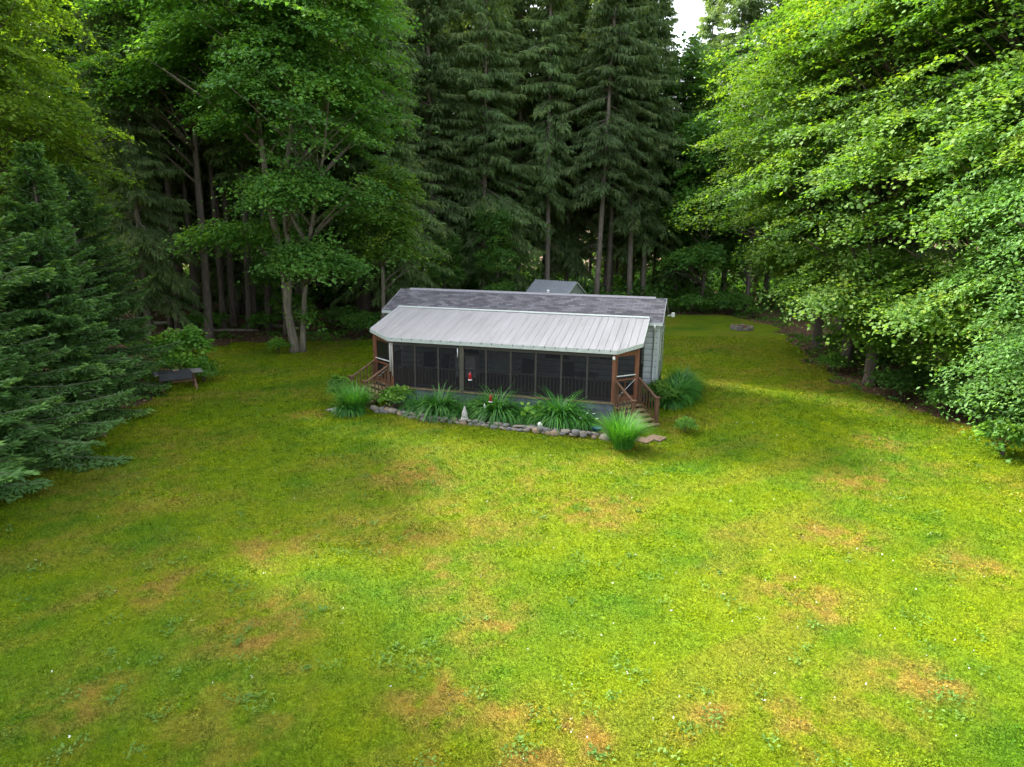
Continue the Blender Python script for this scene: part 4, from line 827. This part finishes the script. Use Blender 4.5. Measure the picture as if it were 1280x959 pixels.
# white flowers on stems
for i, (x, y, z) in enumerate([(2.7, 24.1, .62), (2.95, 24.3, .55), (2.45, 23.95, .48), (3.05, 24.1, .42)]):
    t = empty('white_flower', (x, y, 0), i, 'white flower on a thin stem over the low daylily clump', 'flower', 'white flowers at the right end of the bed')
    q = MB(); q.tube([(0, 0, 0), (.02, 0, z*.6), (0, 0, z)], .005, 4); q.build('stem', M['lily'], t)
    q = MB()
    for a in range(8): c, s_ = math.cos(a*.785), math.sin(a*.785); q.poly([(0, 0, z), (c*.035-s_*.012, s_*.035+c*.012, z+.01), (c*.06, s_*.06, z+.005), (c*.035+s_*.012, s_*.035-c*.012, z+.01)], [(0, 1, 2, 3)])
    q.build('petals', M['petal'], t)
# soil strip
bed = [(-5.2, 26.3), (-4.2, 26.0), (-2.9, 25.2), (-1.5, 24.75), (-.2, 24.3), (1.4, 23.75), (2.8, 23.3), (3.5, 23.2), (3.7, 24.9), (3.0, 25.6), (-5.0, 27.4)]
q = MB(); q.prism(bed, -.03, .075); tag(q.build('flower_bed_soil', M['soil']), 'dark soil of the flower bed along the porch', kind='structure')
# stone edging
def stone_mesh(seed, sx, sy, sz, mat):
    import bmesh
    bm = bmesh.new(); bmesh.ops.create_icosphere(bm, subdivisions=2, radius=1); g = random.Random(seed); ph = [g.random()*6 for _ in range(6)]
    for v in bm.verts:
        k = 1+.13*math.sin(v.co.x*2.7+ph[0])+.12*math.sin(v.co.y*3.1+ph[1])+.1*math.sin(v.co.z*3.7+ph[2])+.05*math.sin(v.co.x*7+ph[3]+v.co.y*5)
        v.co = Vector((math.copysign(abs(v.co.x)**.8, v.co.x)*sx*k, math.copysign(abs(v.co.y)**.8, v.co.y)*sy*k, math.copysign(abs(v.co.z)**.7, v.co.z)*sz*k))
    me = bpy.data.meshes.new('stone'); bm.to_mesh(me); bm.free(); me.materials.append(mat)
    for p_ in me.polygons: p_.use_smooth = True
    return me
SM = [stone_mesh(i, .15+.03*(i % 3), .11+.02*(i % 2), .06+.012*(i % 4), M[('stone', 'stone_grey', 'stone_tan', 'stone', 'stone_grey')[i % 5]]) for i in range(12)]
line = [(-5.35, 26.15), (-4.3, 25.75), (-3.2, 25.05), (-2.6, 24.85), (-1.5, 24.5), (-.2, 24.05), (1.4, 23.5), (2.9, 23.05)]
seg = []
for a, b in zip(line[:-1], line[1:]):
    L = math.dist(a, b); k = int(L/.07)
    for j in range(k): seg.append((a[0]+(b[0]-a[0])*j/k, a[1]+(b[1]-a[1])*j/k))
def put_stone(i, x, y, z, sc, group, label, cat='stone'):
    o = link(bpy.data.objects.new('field_stone', SM[i % 12])); o.location = (x, y, z); o.rotation_euler = (random.uniform(-.25, .25), random.uniform(-.25, .25), random.uniform(-.6, .6)+HA); o.scale = (sc*random.uniform(.85, 1.15),)*3; tag(o, label, cat, group); return o
random.seed(9); d_ = 0; cnt = 0
for row, (z, off, step) in enumerate(((.055, 0, 4), (.155, .05, 4), (.06, .26, 6))):
    j = random.randint(0, 3)
    while j < len(seg):
        x, y = seg[j]; put_stone(random.randint(0, 11), x+off*.25, y+off+random.uniform(-.03, .03), z+random.uniform(-.02, .02), random.uniform(.65, 1.05), 'stones edging the flower bed', 'rounded field stone laid in the edging of the flower bed')
        j += step+random.choice((-1, 0, 0, 1)); cnt += 1
o = put_stone(3, 3.25, 22.95, .08, 1.55, None, 'largest pale stone at the right end of the flower bed edging'); o.scale = (1.6, 1.2, 1.5)
# pavers, slabs
def paver(x, y, a, b, rz, mat, lb):
    q = MB(); q.box(-a/2, a/2, -b/2, b/2, -.01, .045); o = q.build('paver', mat); o.location = (x, y, 0.02); o.rotation_euler = (0, 0, rz); tag(o, lb, 'paver')
paver(4.48, 22.85, .55, .52, R(-38), M['paver'], 'brown square paver nearest the grass clump at the foot of the right steps'); paver(4.98, 23.1, .55, .52, R(-38), M['paver'], 'brown square paver on the outer side at the foot of the right steps')
paver(-6.75, 26.2, .75, .45, R(-30), M['slab'], 'pale flat slab on the lawn left of the grass clump')
# garden cone, small ornaments, bowl
def lathe(prof, k=14):
    q = MB(); n_ = len(prof); v = []
    for (r_, z) in prof:
        for j in range(k): a = 2*math.pi*j/k; v.append((r_*math.cos(a), r_*math.sin(a), z))
    f = [(i*k+j, i*k+(j+1) % k, (i+1)*k+(j+1) % k, (i+1)*k+j) for i in range(n_-1) for j in range(k)]
    f += [tuple(range(k-1, -1, -1)), tuple((n_-1)*k+j for j in range(k))]; return q.poly(v, f, True)
t = empty('garden_ornament', (-1.72, 24.72, .15), 0, 'grey cone shaped garden ornament standing on the stone edging', 'ornament')
lathe([(.13, 0), (.14, .06), (.12, .1)]).build('base', M['concrete'], t); lathe([(.118, .101), (.10, .16), (.11, .22), (.085, .3), (.055, .4), (.02, .5), (.005, .53)]).build('cone', M['concrete'], t)
t = empty('garden_ornament', (-1.0, 25.0, .55), 0, 'small white ornament hanging in the daylilies under the lower feeder', 'ornament'); lathe([(.03, -.05), (.05, 0), (.04, .06), (.012, .14)]).build('bell', M['whiteplastic'], t); q = MB(); q.tube([(0, 0, -.5), (0, 0, -.05)], .006, 5); q.build('stake', M['blackmetal'], t)
t = empty('garden_ornament', (1.0, 23.85, .2), R(20), 'small white and dark bird ornament on the stone edging', 'ornament')
q = lathe([(.02, -.02), (.075, .03), (.085, .08), (.05, .13), (.01, .15)]); q.build('body', M['whiteplastic'], t); q = MB(); q.tube([(.05, 0, .11), (.12, 0, .17), (.17, 0, .16)], [.04, .045, .012], 7); q.build('head', M['blackmetal'], t)
t = empty('plant_bowl', (3.0, 23.75, .08), 0, 'blue plastic bowl near the right end of the flower bed', 'bowl'); lathe([(.12, 0), (.19, .12), (.2, .13), (.175, .13), (.11, .03), (.01, .025)]).build('bowl', M['blue'], t)
# feeders
def feeder(x, y, zt_, bend, lb, lb2):
    h = empty('shepherd_hook', (x, y, 0), 0, lb2, 'hook'); q = MB()
    q.tube([(0, 0, 0), (0, 0, zt_), (bend*.05, 0, zt_+.1), (bend*.14, 0, zt_+.14), (bend*.22, 0, zt_+.08), (bend*.22, 0, zt_)], .011, 6); q.build('rod', M['blackmetal'], h)
    t = empty('bird_feeder', (x+bend*.22, y, zt_-.33), 0, lb, 'bird feeder'); t.scale = (.78, .78, .78)
    lathe([(.10, 0), (.105, .03), (.08, .045)]).build('tray', M['whiteplastic'], t); lathe([(.07, .046), (.085, .08), (.065, .2), (.085, .27), (.06, .33), (.02, .35)]).build('bottle', M['red'], t)
    q = MB(); q.tube([(0, 0, .35), (.0, 0, .43)], .008, 5); q.build('hanger', M['whiteplastic'], t)
feeder(-1.35, 25.55, 1.78, -1, 'upper red hummingbird feeder with white base in front of the porch screens', 'black rod holding the upper red feeder')
feeder(-.55, 24.95, 1.10, -1, 'lower red hummingbird feeder just above the daylilies', 'black rod holding the lower red feeder, hidden in the daylilies')

# ------------------------------------------------------------------ old table, fire pit, bits
t = empty('old_table', (-14.4, 29.5, 0), R(33), 'weathered grey wooden table with a dark cover and crossed legs beside the left spruces', 'table')
q = MB()
for i in range(5): q.box(-.95, .95, -.4+i*.163, -.4+i*.163+.15, .74, .78)
q.build('tabletop', M['tablewood'], t)
q = MB(); q.prism([(-.78, -.42), (.5, -.42), (.5, .42), (-.78, .42)], .783, .80); q.box(-.78, .5, -.435, -.421, .52, .80); q.build('cover', M['tarp'], t)
for xx in (-.7, .62):
    for s_ in (-1, 1): q = MB(); q.bar((xx+s_*.025, -s_*.42, -.02), (xx+s_*.025, s_*.3, .74), .045, .09, (1, 0, 0)); q.build('leg', M['legwood'], t)
q = MB(); q.bar((-.7, 0, .36), (.62, 0, .36), .04, .08); q.build('stretcher', M['legwood'], t)
t2 = empty('brick', (-14.5, 29.55, .801), R(20), 'reddish brick lying on the old table', 'brick'); t2.empty_display_size = .1
q = MB(); q.poly([(-.11, -.05, 0), (.11, -.05, 0), (.11, .05, 0), (-.11, .05, 0), (-.105, -.045, .065), (.105, -.045, .065), (.105, .045, .065), (-.105, .045, .065)], [(3, 2, 1, 0), (4, 5, 6, 7), (0, 1, 5, 4), (1, 2, 6, 5), (2, 3, 7, 6), (3, 0, 4, 7)]); q.build('block', M['paver'], t2)
fp = empty('fire_pit', (16.3, 49.6, 0), 0, 'round fire pit ringed with stones on the far right of the lawn', 'fire pit')
q = lathe([(.56, 0), (.56, .22), (.52, .22), (.52, .03), (.01, .03)], 20); q.build('ring', M['rust'], fp)
for i in range(16):
    a = i*6.283/16; o = link(bpy.data.objects.new('stone', SM[i % 12])); o.parent = fp; o.location = (.68*math.cos(a), .68*math.sin(a), .09); o.rotation_euler = (0, 0, a+1.57); o.scale = (1.15, 1.0, 2.2)
q = MB(); [q.tube([(-.35+.1*i, -.2+.07*i, .08), (.3-.05*i, .25-.1*i, .12)], .035, 6) for i in range(3)]; q.build('charred_logs', M['bark_dark'], fp)
# fallen logs in the left wood
for i, (x, y, rz, L) in enumerate([(-19.5, 45.2, .2, 5.5), (-16.2, 47.5, -.3, 4), (-23, 49, .5, 5)]):
    q = MB(); q.tube([(-L/2, 0, .12), (0, .1, .14), (L/2, .05, .1)], [.13, .11, .07], 8); o = q.build('fallen_log', M['bark']); o.location = (x, y, 0); o.rotation_euler = (0, 0, rz)
    tag(o, ['fallen log at the lawn edge left of the split maple', 'short fallen log right behind the split maple', 'fallen log deeper between the dark trunks'][i], 'log')
# pale gravel spot by the table end
# white clover heads and dry leaves scattered on the lawn: uncountable
g = np.random.default_rng(99); n_ = 300; Y = 7.5*(40/7.5)**g.random(n_); X = (g.random(n_)*2-1)*Y*.78; k = lawn_mask(X, Y)
hu, hv = W2H(X, Y); k &= ~((hu > -12.5) & (hu < .5) & (hv > -4.8) & (hv < 4.2)) & (np.where(X < -1, g.random(n_) < .35, True)); X, Y = X[k], Y[k]; n_ = len(X)
F = Fol(); b = np.stack([X, Y, ground_z(X, Y)+.05], 1)
for q_ in range(3): F.kites(b+g.normal(size=b.shape)*.008, g.normal(size=b.shape), g.normal(size=b.shape), .018+.016*g.random(n_), .014+.012*g.random(n_), .5)
tag(F.build('clover_flowers', M['petal']), 'scattered white clover flower heads in the lawn', kind='stuff')

# broad leaved weeds in the mown grass, uncountable
g = np.random.default_rng(123); n_ = 380; Y = 7.5*(30/7.5)**g.random(n_); X = (g.random(n_)*2-1)*Y*.78; k = lawn_mask(X, Y) & (fbm(X, Y, 2.2, 131) > .47)
hu, hv = W2H(X, Y); k &= ~((hu > -12.5) & (hu < .8) & (hv > -5) & (hv < 4.2)); X, Y = X[k], Y[k]; n_ = len(X); q_ = 22; ti = np.repeat(np.arange(n_), q_)
rr = (.05+.11*g.random(n_))[ti]; x = X[ti]+g.normal(size=n_*q_)*rr; y = Y[ti]+g.normal(size=n_*q_)*rr; th = g.random(n_*q_)*6.283
b = np.stack([x, y, ground_z(x, y)+.03+.02*g.random(n_*q_)], 1); d = np.stack([np.cos(th), np.sin(th), .35+g.normal(size=n_*q_)*.25], 1)
F = Fol(); F.kites(b, d, np.array([0, 0, 1.])+g.normal(size=b.shape)*.35, .045+.05*g.random(n_*q_), .022+.025*g.random(n_*q_), np.clip(g.random(n_)[ti]*.7+g.random(n_*q_)*.3, 0, 1))
tag(F.build('lawn_weeds', leaf_mat('weed leaves', (.08, .18, .025), (.13, .25, .035), (.2, .33, .06), .3, .01, .7)), 'small grey green broad leaved weeds spotted through the lawn', kind='stuff')

# fallen leaves, twigs and small ferns on the forest floor at the lawn edge, uncountable
g = np.random.default_rng(321); n_ = 90000; X = g.uniform(-26, 24, n_); Y = g.uniform(12, 60, n_); k = ~lawn_mask(X, Y); hu, hv = W2H(X, Y); k &= ~((hu > -12.2) & (hu < .2) & (hv > -3.6) & (hv < 4)); X, Y = X[k], Y[k]; n_ = len(X)
b = np.stack([X, Y, ground_z(X, Y)+.01], 1); th = g.random(n_)*6.283; d = np.stack([np.cos(th), np.sin(th), g.random(n_)*.5], 1)
F = Fol(); F.kites(b, d, np.array([0, 0, 1.])+g.normal(size=b.shape)*.4, .06+.1*g.random(n_), .03+.06*g.random(n_), g.random(n_))
tag(F.build('fallen_leaves', leaf_mat('fallen leaves', (.05, .032, .02), (.16, .10, .06), (.32, .22, .13), .1, .01, .8)), 'brown fallen leaves and needles littering the forest floor', kind='stuff')
c_ = (fbm(X, Y, 1.4, 141) > .52) & (g.random(n_) < .3); X, Y = X[c_], Y[c_]; n_ = len(X); q_ = 7; ti = np.repeat(np.arange(n_), q_); th = g.random(n_*q_)*6.283
b = np.stack([X[ti], Y[ti], ground_z(X[ti], Y[ti])], 1); d = np.stack([np.cos(th), np.sin(th), .5+g.random(n_*q_)], 1)
F = Fol(); F.kites(b, d, np.array([0, 0, 1.])+g.normal(size=b.shape)*.4, .12+.2*g.random(n_*q_), .03+.05*g.random(n_*q_), np.clip(g.random(n_)[ti]*.6+g.random(n_*q_)*.3, 0, 1), bend=.1)
tag(F.build('edge_weeds', M['shrub']), 'low weeds and sprouts fringing the lawn under the trees', kind='stuff')
